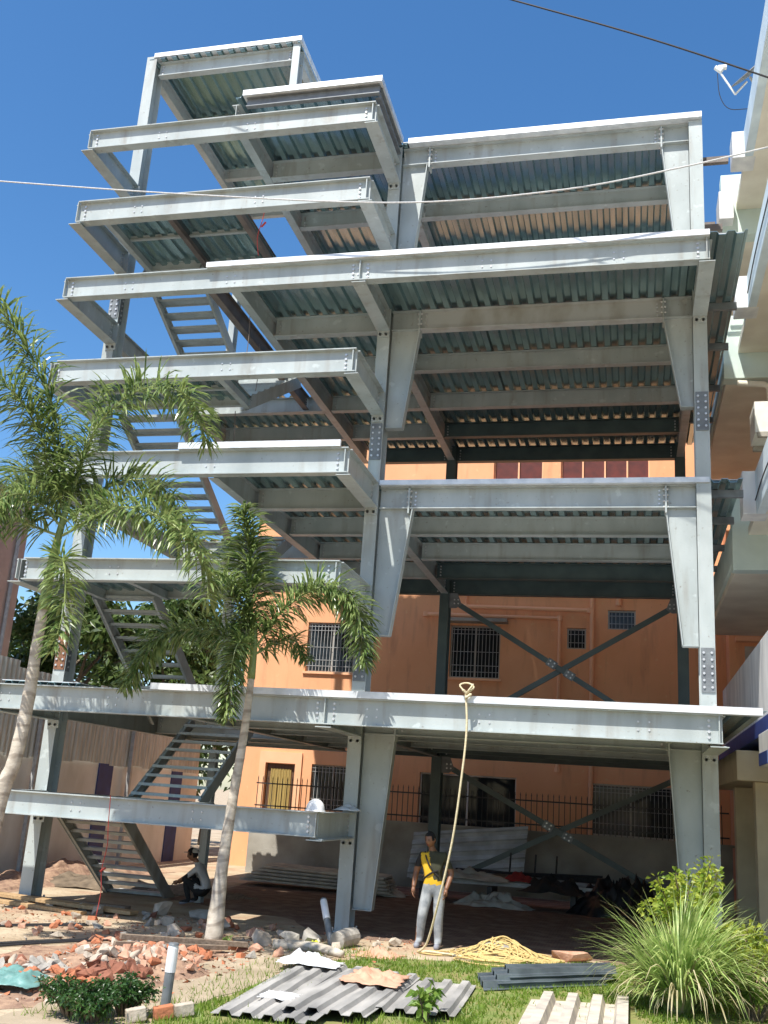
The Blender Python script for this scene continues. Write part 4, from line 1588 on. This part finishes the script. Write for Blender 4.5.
G1 = 'corrugated sheets lying on the lawn'
sheet('roofing_sheet', 'grey corrugated sheet with the white plastic bag on its far end', (.62, -7.2, .03), (1, -.02, 0), (-.06, 1, 0), 1.12, 3.55, 'fiber', .23, .042, False, G1, wavy(.01, .03))
sheet('roofing_sheet', 'grey corrugated sheet with the torn cardboard on it', (1.2, -6.9, .075), (1, .1, 0), (.0, 1, 0), .95, 2.8, 'fiber', .23, .042, False, G1, wavy(.012, .03))
sheet('roofing_sheet', 'grey corrugated sheet behind the young plant at the bottom centre', (1.98, -6.3, .04), (1, .22, 0), (-.04, 1, 0), .98, 2.15, 'fiber', .23, .045, False, G1, wavy(.01, .04))
sheet('roofing_sheet', 'dusty cream sheet with four tall ribs at the bottom edge', (3.58, -7.4, .02), (1, .28, 0), (.0, 1, 0), 1.18, 3.05, 'creamsheet', .30, .10, False, G1)
for k, (dx, dz, lab) in enumerate(((0, .02, 'dark zinc sheet at the bottom of the pile by the yellow rope'), (.16, .075, 'dark zinc sheet in the middle of the pile by the yellow rope'), (.30, .13, 'dark zinc sheet on top of the pile by the yellow rope'))):
    sheet('zinc_sheet', lab, (2.98 + dx * .9, -4.15 + dx * 1.5, dz), (-.26, .97, 0), (.72, .70, .0), .78 - .06 * k, 2.05 - .1 * k, 'darksheet', .27, .075, False, 'dark zinc sheets piled on the lawn', wavy(.008, .02))


# crumpled soft things
def crumple(name, label, cat, c, sx, sy, sz, m, seed, amp=.5, n=26):
    mb = MB()
    vs, fs = [], []
    for i in range(n + 1):
        for j in range(n + 1):
            a, b = i / n * 2 - 1, j / n * 2 - 1
            r_ = math.hypot(a, b)
            p = Vector((a * 2.1 + seed, b * 2.1, seed * 1.7))
            w = noise.noise(p) + .6 * noise.noise(p * 2.7) + .35 * noise.noise(p * 6)
            hz = max(0, 1 - r_ ** 2 * .9) * (.55 + amp * w)
            k = 1 + .22 * noise.noise(p * 1.3 + Vector((5, 3, 1)))
            vs.append((c[0] + a * sx * k, c[1] + b * sy * k, c[2] + max(.0, hz) * sz + .012 * abs(noise.noise(p * 5))))
    for i in range(n):
        for j in range(n):
            q = i * (n + 1) + j
            fs.append((q, q + n + 1, q + n + 2, q + 1))
    mb.add(vs, fs)
    o = mb.build(name, M[m], smooth=True)
    so = o.modifiers.new('solid', 'SOLIDIFY')
    so.thickness = .006
    return tag(o, label, cat)


crumple('plastic_bag', 'crumpled white plastic bag on the far end of the grey corrugated sheet', 'bag', (.66, -4.0, .10), .40, .24, .17, 'plasticwhite', 2.3, .55)
crumple('plastic_bag', 'small scrap of white plastic on the grey corrugated sheet', 'bag', (1.02, -6.2, .08), .2, .2, .05, 'plasticwhite', 4.1)
crumple('cardboard', 'torn salmon cardboard lying across two corrugated sheets', 'cardboard', (1.75, -4.85, .14), .36, .45, .07, 'salmon', 6.4, 1.5)
crumple('cardboard', 'torn salmon cardboard scrap at the edge of the lawn', 'cardboard', (1.15, -2.2, .01), .34, .28, .09, 'salmon', 8.4, 1.5)
crumple('plastic_sheet', 'crumpled turquoise plastic sheet at the left end of the rubble', 'plastic sheet', (-1.72, -7.0, .08), .34, .36, .16, 'teal', 3.3)
crumple('rag', 'dull lime rag among the grey lumps', 'rag', (.12, -2.05, .02), .16, .12, .10, 'tint', 1.3)
crumple('tarpaulin', 'grey-white tarpaulin folded over the stored scaffolding in the shade', 'tarpaulin', (.95, 7.3, .52), 1.05, .35, .28, 'tarp', 5.2, .6)
crumple('cloth', 'dark red cloth thrown on the stored scaffolding', 'cloth', (2.2, 7.45, .55), .38, .3, .22, 'redcloth', 7.7, .6)
crumple('tarpaulin', 'pale tarpaulin heaped on the floor behind the middle column', 'tarpaulin', (-1.0, 7.0, .02), .6, .4, .3, 'tarp', 9.2, .6)
crumple('earth_heap', 'dark earth heap beneath the lowest stair', 'heap', (-6.4, 3.4, 0), 1.6, 1.0, .45, 'bark', 3.9, .5)
crumple('earth_heap', 'low earth heap beside the stair foot', 'heap', (-4.2, 3.6, 0), 1.2, .7, .25, 'oldwood', 1.9, .5)

crumple('earth_heap', 'long earth bank added to darken the sunlit foot of the white and navy wall', 'heap', (-7.7, 4.0, 0), .8, 3.6, .42, 'heapsoil', 6.9, .6, 40)  # brown dirt, banked up here in place of the missing shade by the wall
crumple('tarpaulin', 'dark grey tarpaulin thrown over the right end of the stored scaffolding', 'tarpaulin', (3.0, 7.2, .38), .75, .5, .42, 'blackcloth', 3.1, .8)
crumple('tarpaulin', 'crumpled pale tarpaulin on the floor in front of the stored scaffolding', 'tarpaulin', (1.7, 6.7, .0), .9, .35, .34, 'tarp', 8.1, .8)
# stored scaffolding stack in the shade
SC = thing('scaffold_stack', 'low stack of steel bars and scaffold frames stored in the shade', 'scaffolding', (2, 7.6, 0))
for k in range(9):
    mb = MB()
    y = 7.15 + .1 * k
    mb.tube([(-.3 + rnd.uniform(-.2, .2), y, .42 + .03 * (k % 3)), (3.9 + rnd.uniform(-.3, .5), y + rnd.uniform(-.15, .15), .47 + .05 * (k % 3))], .03, 6)
    mb.build('bar', M['zincsheet'], SC)
for x in (-.1, 1.5, 3.4):
    mb = MB()
    mb.box((x, 7.0, 0), (x + .12, 8.0, .40))
    mb.build('bearer', M['darktank'], SC)
for k in range(4):
    mb = MB()
    mb.tube([(.0 + k * .3, 7.9, .62 + .03 * k), (4.1, 7.7, .78 - .05 * k)], .028, 6)
    mb.build('bar', M['iron'], SC)
for x in (2.5, 3.0, 1.9):
    mb = MB()
    mb.tube([(x, 7.85, .4), (x + .03, 7.9, 1.15)], .025, 6)
    mb.build('upright', M['iron'], SC)
mb = MB()
corr(mb, (-.95, 9.15, .35), (1, .0, .13), (0, .38, 1), 3.1, 1.05, .26, .05, .004, up=Vector((0, -1, .3)).normalized())
mb2 = MB()
corr(mb2, (-.85, 9.1, .3), (.05, .33, 1), (1, .0, .12), 1.15, 3.0, .24, .045, .005, up=Vector((0, -1, .33)).normalized())
tag(mb2.build('leaning_sheet', M['zincsheet']), 'large corrugated sheet leaning on the boundary wall behind the standing man', 'sheet')
for k in range(5):
    s_ = MB()
    corr(s_, (-4.4 + .12 * k, 6.4 + .05 * k, .12 + .075 * k), (0, 1, .02), (1, -.02 * k, -.01), 1.05, 3.7 - .15 * k, .22, .045, .005)
    tag(s_.build('stacked_sheet', M['creamsheet']), ('lowest', 'second lowest', 'middle', 'second highest', 'topmost')[k] + ' of the dusty sheets stacked behind the palm trunk', 'sheet', 'dusty sheets stacked in the shade')
crumple('tarpaulin', 'black tarpaulin heaped over loose material in the shade by the right-hand column', 'tarpaulin', (4.55, 7.2, 0), 1.15, .8, 1.25, 'darktank', 4.7, .6, 34)
# bollards
def bollard(label, base, top, group='round garden bollards with white tops'):
    b, t = Vector(base), Vector(top)
    o = thing('bollard', label, 'bollard', base, group)
    d = t - b
    mb = MB()
    mb.tube([b, b + d * .58], .052, 16)
    mb.build('post', M['plate'], o, smooth=False)
    mb = MB()
    mb.tube([b + d * .58, b + d * .95, t], [.056, .056, .05], 16)
    mb.build('sleeve', M['plasticwhite'], o)
    mb = MB()
    mb.tube([t, t + d * .03], [.058, .05], 16)
    mb.build('cap', M['plate'], o)
    return o


bollard('upright grey bollard with a white top in front of the rubble heap', (.10, -7.15, 0), (.12, -7.15, .62))
bollard('toppled grey bollard with a white top leaning beside the middle column', (.32, -1.75, 0), (.0, -1.3, .60))
mb = MB()
mb.tube([(.42, -1.85, .10), (.5, -1.62, .13), (.58, -1.45, .14)], [.13, .14, .13], 14)
tag(mb.build('concrete_footing', M['rock2']), 'round concrete footing at the end of the toppled bollard', 'footing')
for k, (x, y, m, lab) in enumerate(((.30, -7.62, 'brick1', 'terracotta edging brick by the upright bollard'), (.42, -7.40, 'rock1', 'white-painted edging brick beyond the terracotta one'), (.12, -7.85, 'rock1', 'white-painted edging brick at the bottom edge'))):
    mb = MB()
    mb.obox((x - .08, y - .05, .06), (x + .07, y + .06, .09), .1, .12)
    tag(mb.build('edging_brick', M[m], bevel=.01), lab, 'brick', 'painted edging bricks along the bed')

# hanging rope, coil, strings
mb = MB()
mb.tube(bez([(2.28, -2.18, 3.88), (2.32, -2.2, 3.3), (2.27, -2.2, 2.56), (2.16, -2.1, 1.69), (1.97, -1.95, .82), (1.77, -1.65, .19), (1.62, -1.5, .02), (1.75, -1.35, .02), (2.3, -1.5, .02)], 60), .017, 8)
mb.tube(bez([(2.28, -2.19, 3.86), (2.18, -2.16, 3.98), (2.3, -2.12, 4.02), (2.4, -2.16, 3.95), (2.28, -2.2, 3.84)], 16), .014, 6)
mb.tube(bez([(2.24, -2.2, 3.9), (2.3, -2.0, 3.86), (2.36, -2.2, 3.84), (2.28, -2.22, 3.78)], 14), .02, 6)
mb.tube([(2.29, -2.2, 3.84), (2.40, -2.22, 4.0)], [.02, .012], 6)
tag(mb.build('hanging_rope', M['paleRope'], smooth=True), 'pale rope knotted to the first-floor beam and hanging to the standing man', 'rope')
mb = MB()
for k in range(30):
    cx, cy = 2.85 + rnd.gauss(0, .24), -1.15 + rnd.gauss(0, .20)
    r1, r2 = rnd.uniform(.28, .58), rnd.uniform(.18, .34)
    ph, tl = rnd.uniform(0, 6.28), rnd.gauss(.1, .25)
    pts = []
    for i in range(17):
        a = ph + i / 16 * 2 * math.pi * rnd.uniform(.97, 1.03)
        x, y = cx + math.cos(a) * r1 * math.cos(tl) - math.sin(a) * r2 * math.sin(tl), cy + math.sin(a) * r2 * math.cos(tl) + math.cos(a) * r1 * math.sin(tl)
        z = .02 + .25 * math.exp(-((x - 2.82) ** 2 * 5 + (y + 1.05) ** 2 * 8)) * rnd.uniform(.75, 1.15)
        pts.append((x, y, z))
    mb.tube(bez(pts, 50), .013, 6)
for pts in ([(2.5, -1.4, .02), (2.2, -1.75, .02), (2.5, -2.05, .02), (3.0, -2.0, .02), (3.2, -1.4, .02)], [(2.4, -1.2, .02), (1.9, -1.6, .02), (1.6, -1.4, .02), (2.3, -.95, .02)],
            [(3.2, -1.1, .02), (3.5, -1.7, .02), (4.1, -1.75, .02), (4.5, -1.2, .02)], [(3.1, -1.2, .05), (3.7, -1.35, .02), (4.0, -1.9, .1)]):
    mb.tube(bez(pts, 24), .013, 6)
tag(mb.build('rope_coil', M['rope'], smooth=True), 'tangled coil of yellow rope heaped at the edge of the lawn', 'rope')
mb = MB()
mb.tube(bez([(-3.49, -2.15, 1.98), (-3.46, -2.15, 1.5), (-3.43, -2.15, 1.2), (-3.5, -2.1, .82), (-3.46, -2.1, .5), (-3.49, -2.1, .1)], 24), .007, 5)
mb.tube([(-3.52, -2.1, .80), (-3.44, -2.1, .86)], .018, 6)
tag(mb.build('red_string', M['red'], smooth=True), 'thin red string hanging from the lowest landing beam', 'string')
mb = MB()
mb.tube(bez([(-2.15, -1.6, 13.3), (-2.19, -1.6, 12.9), (-2.26, -1.6, 12.5), (-2.2, -1.6, 12.1)], 10), .008, 5)
mb.tube([(-2.2, -1.6, 12.72), (-2.12, -1.6, 12.82)], .02, 5)
tag(mb.build('red_string', M['red']), 'short string hanging in the open stair well of the upper landing', 'string')
for k, (x, y, z0, z1, lab) in enumerate(((-2.75, -.6, 8.0, 9.3, 'thin cord hanging in the stair well above the third landing, nearer the column'), (-2.9, .6, 9.9, 11.3, 'thin cord hanging from the rusty stair beam'), (-2.55, -.9, 9.9, 11.4, 'thin cord hanging beside the rusty stair beam'))):
    mb = MB()
    mb.tube(bez([(x, y, z1), (x + .04, y, (z0 + z1) / 2), (x, y, z0)], 8), .009, 5)
    tag(mb.build('cord', M['primer']), lab, 'cord', 'thin cords hanging in the stair well')

# helmet and cloth on the lowest landing beam
HH = thing('hard_hat', 'white hard hat resting on the end of the lowest landing beam', 'hard hat', (-.02, -1.95, 1.97))
mb = MB()
vs, fs = [], []
n, m_ = 20, 7
for i in range(m_):
    a = i / (m_ - 1) * math.pi / 2
    for k in range(n):
        t_ = 2 * math.pi * k / n
        vs.append((-.05 + math.cos(t_) * .15 * math.cos(a), -1.97 + math.sin(t_) * .125 * math.cos(a), 1.985 + math.sin(a) * .16))
for i in range(m_ - 1):
    for k in range(n):
        k2 = (k + 1) % n
        fs.append((i * n + k, i * n + k2, (i + 1) * n + k2, (i + 1) * n + k))
mb.add(vs, fs)
mb.build('shell', M['plasticwhite'], HH, smooth=True)
mb = MB()
mb.tube([(-.05, -1.97, 1.955), (-.05, -1.97, 1.983)], [.165, .155], 20)
mb.build('brim', M['plasticwhite'], HH)
crumple('white_cloth', 'white cloth draped over the bracket end beside the hard hat', 'cloth', (.03, -.34, 1.98), .22, .14, .13, 'plasticwhite', 12.2, .6, 14)


# ================================================================== PEOPLE
def skin_body(name, joints, edges, mats, pick, root):
    me = bpy.data.meshes.new(name)
    keys = list(joints)
    me.from_pydata([joints[k][0] for k in keys], [], [])
    me.clear_geometry()
    me.from_pydata([joints[k][0] for k in keys], [(keys.index(a), keys.index(b)) for a, b in edges], [])
    o = bpy.data.objects.new(name, me)
    COL.objects.link(o)
    sk = o.modifiers.new('skin', 'SKIN')
    sk.use_smooth_shade = True
    for i, k in enumerate(keys):
        sv = me.skin_vertices[0].data[i]
        r_ = joints[k][1]
        sv.radius = r_ if isinstance(r_, tuple) else (r_, r_)
        sv.use_root = (k == root)
    ss = o.modifiers.new('sub', 'SUBSURF')
    ss.levels = ss.render_levels = 3
    dg = bpy.context.evaluated_depsgraph_get()
    ev = o.evaluated_get(dg)
    nm = bpy.data.meshes.new_from_object(ev)
    o.modifiers.clear()
    o.data = nm
    nm.name = name
    nm.materials.clear()
    for m in mats:
        nm.materials.append(m)
    for p in nm.polygons:
        p.material_index = pick(p.center)
        p.use_smooth = True
    return o


def head_mesh(c, fwd, m_skin, m_hair, parent, cap=None):
    """head with brow, nose, mouth, ears; returns (face, hair) children"""
    f = Vector(fwd).normalized()
    s = f.cross(Vector((0, 0, 1))).normalized()
    u = s.cross(f).normalized()
    c = Vector(c)
    def surf(hair):
        mb = MB()
        vs, fs = [], []
        n, m = 28, 18
        for i in range(m + 1):
            ph = -math.pi / 2 + math.pi * i / m
            for k in range(n):
                th = 2 * math.pi * k / n
                x, y, z = math.cos(ph) * math.sin(th), math.cos(ph) * math.cos(th), math.sin(ph)
                sx, sy, sz = .080, .100, .122
                if z < 0:
                    sx *= 1 - .22 * (-z) ** 1.5
                    sy *= 1 - .10 * (-z)
                q = Vector((x * sx, y * sy, z * sz))
                if not hair:
                    g = lambda a, b, wa, wb: math.exp(-((x - a) / wa) ** 2 - ((z - b) / wb) ** 2) if y > 0 else 0
                    q.y += .022 * g(0, -.12, .13, .18) + .009 * g(0, -.52, .3, .08) - .010 * g(.38, .08, .17, .10) - .010 * g(-.38, .08, .17, .10) + .008 * g(0, -.85, .3, .15)
                else:
                    q *= 1.07
                    cut = .50 if y > .45 else (.0 if y > -.1 else -.6)
                    if z < cut:
                        q *= .86
                vs.append(c + s * q.x + f * q.y + u * q.z)
        for i in range(m):
            for k in range(n):
                k2 = (k + 1) % n
                fs.append((i * n + k, i * n + k2, (i + 1) * n + k2, (i + 1) * n + k))
        mb.add(vs, fs)
        return mb
    hd = surf(False)
    for sg in (-1, 1):
        e = c + s * sg * .076 - f * .008 + u * -.005
        hd.tube([e - u * .03, e, e + u * .03], [.008, .016, .01], 8)
    o = hd.build('head', m_skin, parent, smooth=True)
    surf(True).build('hair', m_hair, parent, smooth=True)
    mb = MB()
    for sg in (-1, 1):
        p = c + s * sg * .031 + f * .090 + u * .008
        mb.tube([p - s * .010, p, p + s * .010], [.003, .007, .003], 6)
        mb.tube([p - s * .016 + u * .018, p + u * .022 + f * .004, p + s * .016 + u * .018], [.002, .004, .002], 5)
    mb.build('eyes', M['hair'], parent)
    mb = MB()
    p = c + f * .093 - u * .061
    mb.tube([p - s * .02, p + f * .004, p + s * .02], [.003, .006, .003], 6)
    mb.build('mouth', M['redcloth'], parent)
    return o


def hand(parent, w, d, palm_n, m, scale=1.0, curl=.5):
    """palm and five separate curled fingers from wrist w along d"""
    w, d, pn = Vector(w), Vector(d).normalized(), Vector(palm_n).normalized()
    s = d.cross(pn).normalized()
    mb = MB()
    mb.tube([w - d * .015, w + d * .03, w + d * .085 * scale], [.024, .034, .032], 10)
    for k, (off, ln) in enumerate(((-.030, .068), (-.010, .078), (.010, .074), (.030, .058))):
        b = w + d * .078 * scale + s * off * scale
        p, dd, pts = b, d.copy(), [b]
        for q in range(3):
            dd = (dd + pn * curl * .55).normalized()
            p = p + dd * ln * (.42, .33, .25)[q] * scale
            pts.append(p)
        mb.tube(pts, [.0095, .009, .008, .006], 7)
    b = w + d * .03 - s * .028
    mb.tube([b, b - s * .022 + d * .028 + pn * .008, b - s * .026 + d * .06 + pn * .02], [.012, .011, .007], 7)
    return mb.build('hand', m, parent, smooth=True)


# standing man in a yellow and olive shirt
PX, PY = 1.66, -.82
ps = lambda x, y, z: (PX + x, PY + y, z)
JN = {
    'pel': (ps(0, .02, .93), (.175, .115)), 'wst': (ps(0, .02, 1.06), (.17, .115)), 'chs': (ps(0, .015, 1.26), (.19, .12)), 'nkb': (ps(0, .03, 1.42), (.10, .07)),
    'nk': (ps(-.005, .02, 1.48), .052), 'hd': (ps(-.01, .0, 1.56), .055),
    'shl': (ps(-.185, .03, 1.385), .075), 'ell': (ps(-.265, .04, 1.12), .052), 'wrl': (ps(-.275, -.03, .88), .034),
    'shr': (ps(.185, .03, 1.385), .075), 'elr': (ps(.265, .05, 1.12), .052), 'wrr': (ps(.265, -.02, .88), .034),
    'hpl': (ps(-.095, .02, .86), .115), 'knl': (ps(-.125, -.02, .49), .085), 'anl': (ps(-.16, .03, .10), .068), 'tol': (ps(-.165, -.13, .045), (.045, .035)),
    'hpr': (ps(.095, .02, .86), .115), 'knr': (ps(.115, -.02, .49), .085), 'anr': (ps(.125, .02, .10), .068), 'tor': (ps(.125, -.14, .045), (.045, .035)),
}
ED = [('pel', 'wst'), ('wst', 'chs'), ('chs', 'nkb'), ('nkb', 'nk'), ('nk', 'hd'), ('chs', 'shl'), ('shl', 'ell'), ('ell', 'wrl'), ('chs', 'shr'), ('shr', 'elr'), ('elr', 'wrr'),
      ('pel', 'hpl'), ('hpl', 'knl'), ('knl', 'anl'), ('anl', 'tol'), ('pel', 'hpr'), ('hpr', 'knr'), ('knr', 'anr'), ('anr', 'tor')]


def pick_man(c):
    x, z = c.x - PX, c.z
    if z < .085:
        return 4
    if z > 1.455:
        return 0
    if abs(x) > .215 and z < 1.20:
        return 0
    if z < .95:
        return 3
    if abs(x) > .20 and z >= 1.20:
        return 2 if x > 0 else 5
    # slanting sash: yellow below and left of it, olive above and right
    if x < -.04 + (1.30 - z) * .28 or z < 1.03 + .25 * max(0, -.0 - x) - .2 * max(0, x):
        return 1
    return 2


for kk, (dx, dy) in dict(pel=(.02, 0), wst=(.015, 0), chs=(-.005, -.01), nkb=(-.02, -.015), nk=(-.03, -.03), hd=(-.04, -.04), shl=(-.02, -.02), shr=(-.015, .0), ell=(-.03, .03), wrl=(-.02, -.06), elr=(.02, .02), wrr=(-.03, -.10), hpl=(.02, 0), hpr=(.02, 0), knl=(-.01, -.05), anl=(-.02, -.02), tol=(-.03, -.02)).items():
    p_, r_ = JN[kk]
    JN[kk] = ((p_[0] + dx, p_[1] + dy, p_[2] - (.02 if kk == 'shl' else 0)), r_)
man = skin_body('person', JN, ED, [M['skin'], M['yellow'], M['olive'], M['denim'], M['shoe'], M['blackcloth']], pick_man, 'pel')
tag(man, 'standing man in a yellow and dark olive shirt and pale jeans beneath the first floor', 'person', None, 'thing')
head_mesh(ps(-.06, -.07, 1.63), (-.45, -1, -.30), M['skin'], M['hair'], man)
hand(man, JN['wrl'][0], (-.03, -.16, -1), (.9, 0, .1), M['skin'])
hand(man, JN['wrr'][0], (-.02, -.16, -1), (-.9, 0, .1), M['skin'])
for pts in ([(-.15, .0, 1.43), (-.09, -.125, 1.32), (.0, -.135, 1.18), (.10, -.12, 1.08)], [(-.145, -.06, 1.02), (-.06, -.132, 1.09), (.02, -.137, 1.14), (.1, -.125, 1.17)]):
    mb = MB()
    mb.tube(bez([ps(*p) for p in pts], 16), .014, 6)
    so_ = mb.build('shirt_stripe', M['blackcloth'], man)
for sgn, a, t_ in ((-1, 'anl', 'tol'), (1, 'anr', 'tor')):
    A, T_ = Vector(JN[a][0]), Vector(JN[t_][0])
    mb = MB()
    h_ = Vector((A.x, A.y + .05, .03))
    t2 = Vector((T_.x, T_.y - .03, .03))
    d = t2 - h_
    mb.tube([h_ + Vector((0, 0, .02)), h_ + d * .25 + Vector((0, 0, .035)), h_ + d * .6 + Vector((0, 0, .02)), h_ + d * .9, t2], [.038, .05, .048, .042, .024], 12)
    mb.build('shoe', M['shoe'], man, smooth=True)

# worker squatting in the shade of the lowest landing
WX, WY = -3.38, 1.55
pw = lambda x, y, z: (WX + x, WY + y, z)
JW = {
    'pel': (pw(.16, .05, .26), (.15, .12)), 'wst': (pw(.17, .06, .40), (.14, .11)), 'chs': (pw(.06, .02, .62), (.165, .12)), 'nkb': (pw(-.02, -.01, .74), (.10, .08)),
    'nk': (pw(-.06, -.02, .80), .052), 'hd': (pw(-.10, -.04, .86), .055),
    'shl': (pw(.02, -.15, .69), .062), 'ell': (pw(-.17, -.19, .52), .045), 'wrl': (pw(-.36, -.12, .42), .03),
    'shr': (pw(.02, .17, .69), .062), 'elr': (pw(-.18, .20, .52), .045), 'wrr': (pw(-.36, .10, .42), .03),
    'hpl': (pw(.12, -.10, .24), .10), 'knl': (pw(-.20, -.17, .50), .07), 'anl': (pw(-.07, -.16, .10), .05), 'tol': (pw(-.26, -.18, .045), (.045, .035)),
    'hpr': (pw(.12, .18, .24), .10), 'knr': (pw(-.20, .22, .50), .07), 'anr': (pw(-.07, .21, .10), .05), 'tor': (pw(-.26, .23, .045), (.045, .035)),
}


def pick_wk(c):
    x, y, z = c.x - WX, c.y - WY, c.z
    if z < .07:
        return 3
    if z > .79 and x < 0:
        return 0
    if x < -.20 and abs(y - .01) < .26 and .36 < z < .50 and x < -.24:
        return 0
    lower = z < .33 or (x < .02 and z < .58 and (z < .5 or x < -.12))
    return 2 if lower else 1


wk = skin_body('person', JW, ED, [M['skin'], M['greycloth'], M['blackcloth'], M['shoe']], pick_wk, 'pel')
tag(wk, 'worker in grey shirt, dark trousers and cap squatting under the lowest landing', 'person', None, 'thing')
head_mesh(pw(-.135, -.06, .93), (-1, -.2, -.35), M['skin'], M['hair'], wk)
hand(wk, JW['wrl'][0], (-1, .2, -.35), (0, .3, -1), M['skin'])
hand(wk, JW['wrr'][0], (-1, -.1, -.35), (0, -.2, -1), M['skin'])
mb = MB()
c = Vector(pw(-.12, -.05, .965))
for i in range(6):
    pass
vs, fs = [], []
for i in range(7):
    a = i / 6 * math.pi / 2
    for k in range(18):
        t_ = 2 * math.pi * k / 18
        vs.append((c.x + math.cos(t_) * .108 * math.cos(a), c.y + math.sin(t_) * .088 * math.cos(a), c.z + math.sin(a) * .09))
for i in range(6):
    for k in range(18):
        k2 = (k + 1) % 18
        fs.append((i * 18 + k, i * 18 + k2, (i + 1) * 18 + k2, (i + 1) * 18 + k))
mb.add(vs, fs)
mb.prism([(-.10, -.07), (-.19, -.05), (-.21, 0), (-.19, .05), (-.10, .07)], (c.x, c.y, c.z - .01), (1, 0, 0), (0, 1, 0), (0, 0, .012))
mb.build('cap', M['capcloth'], wk, smooth=False)
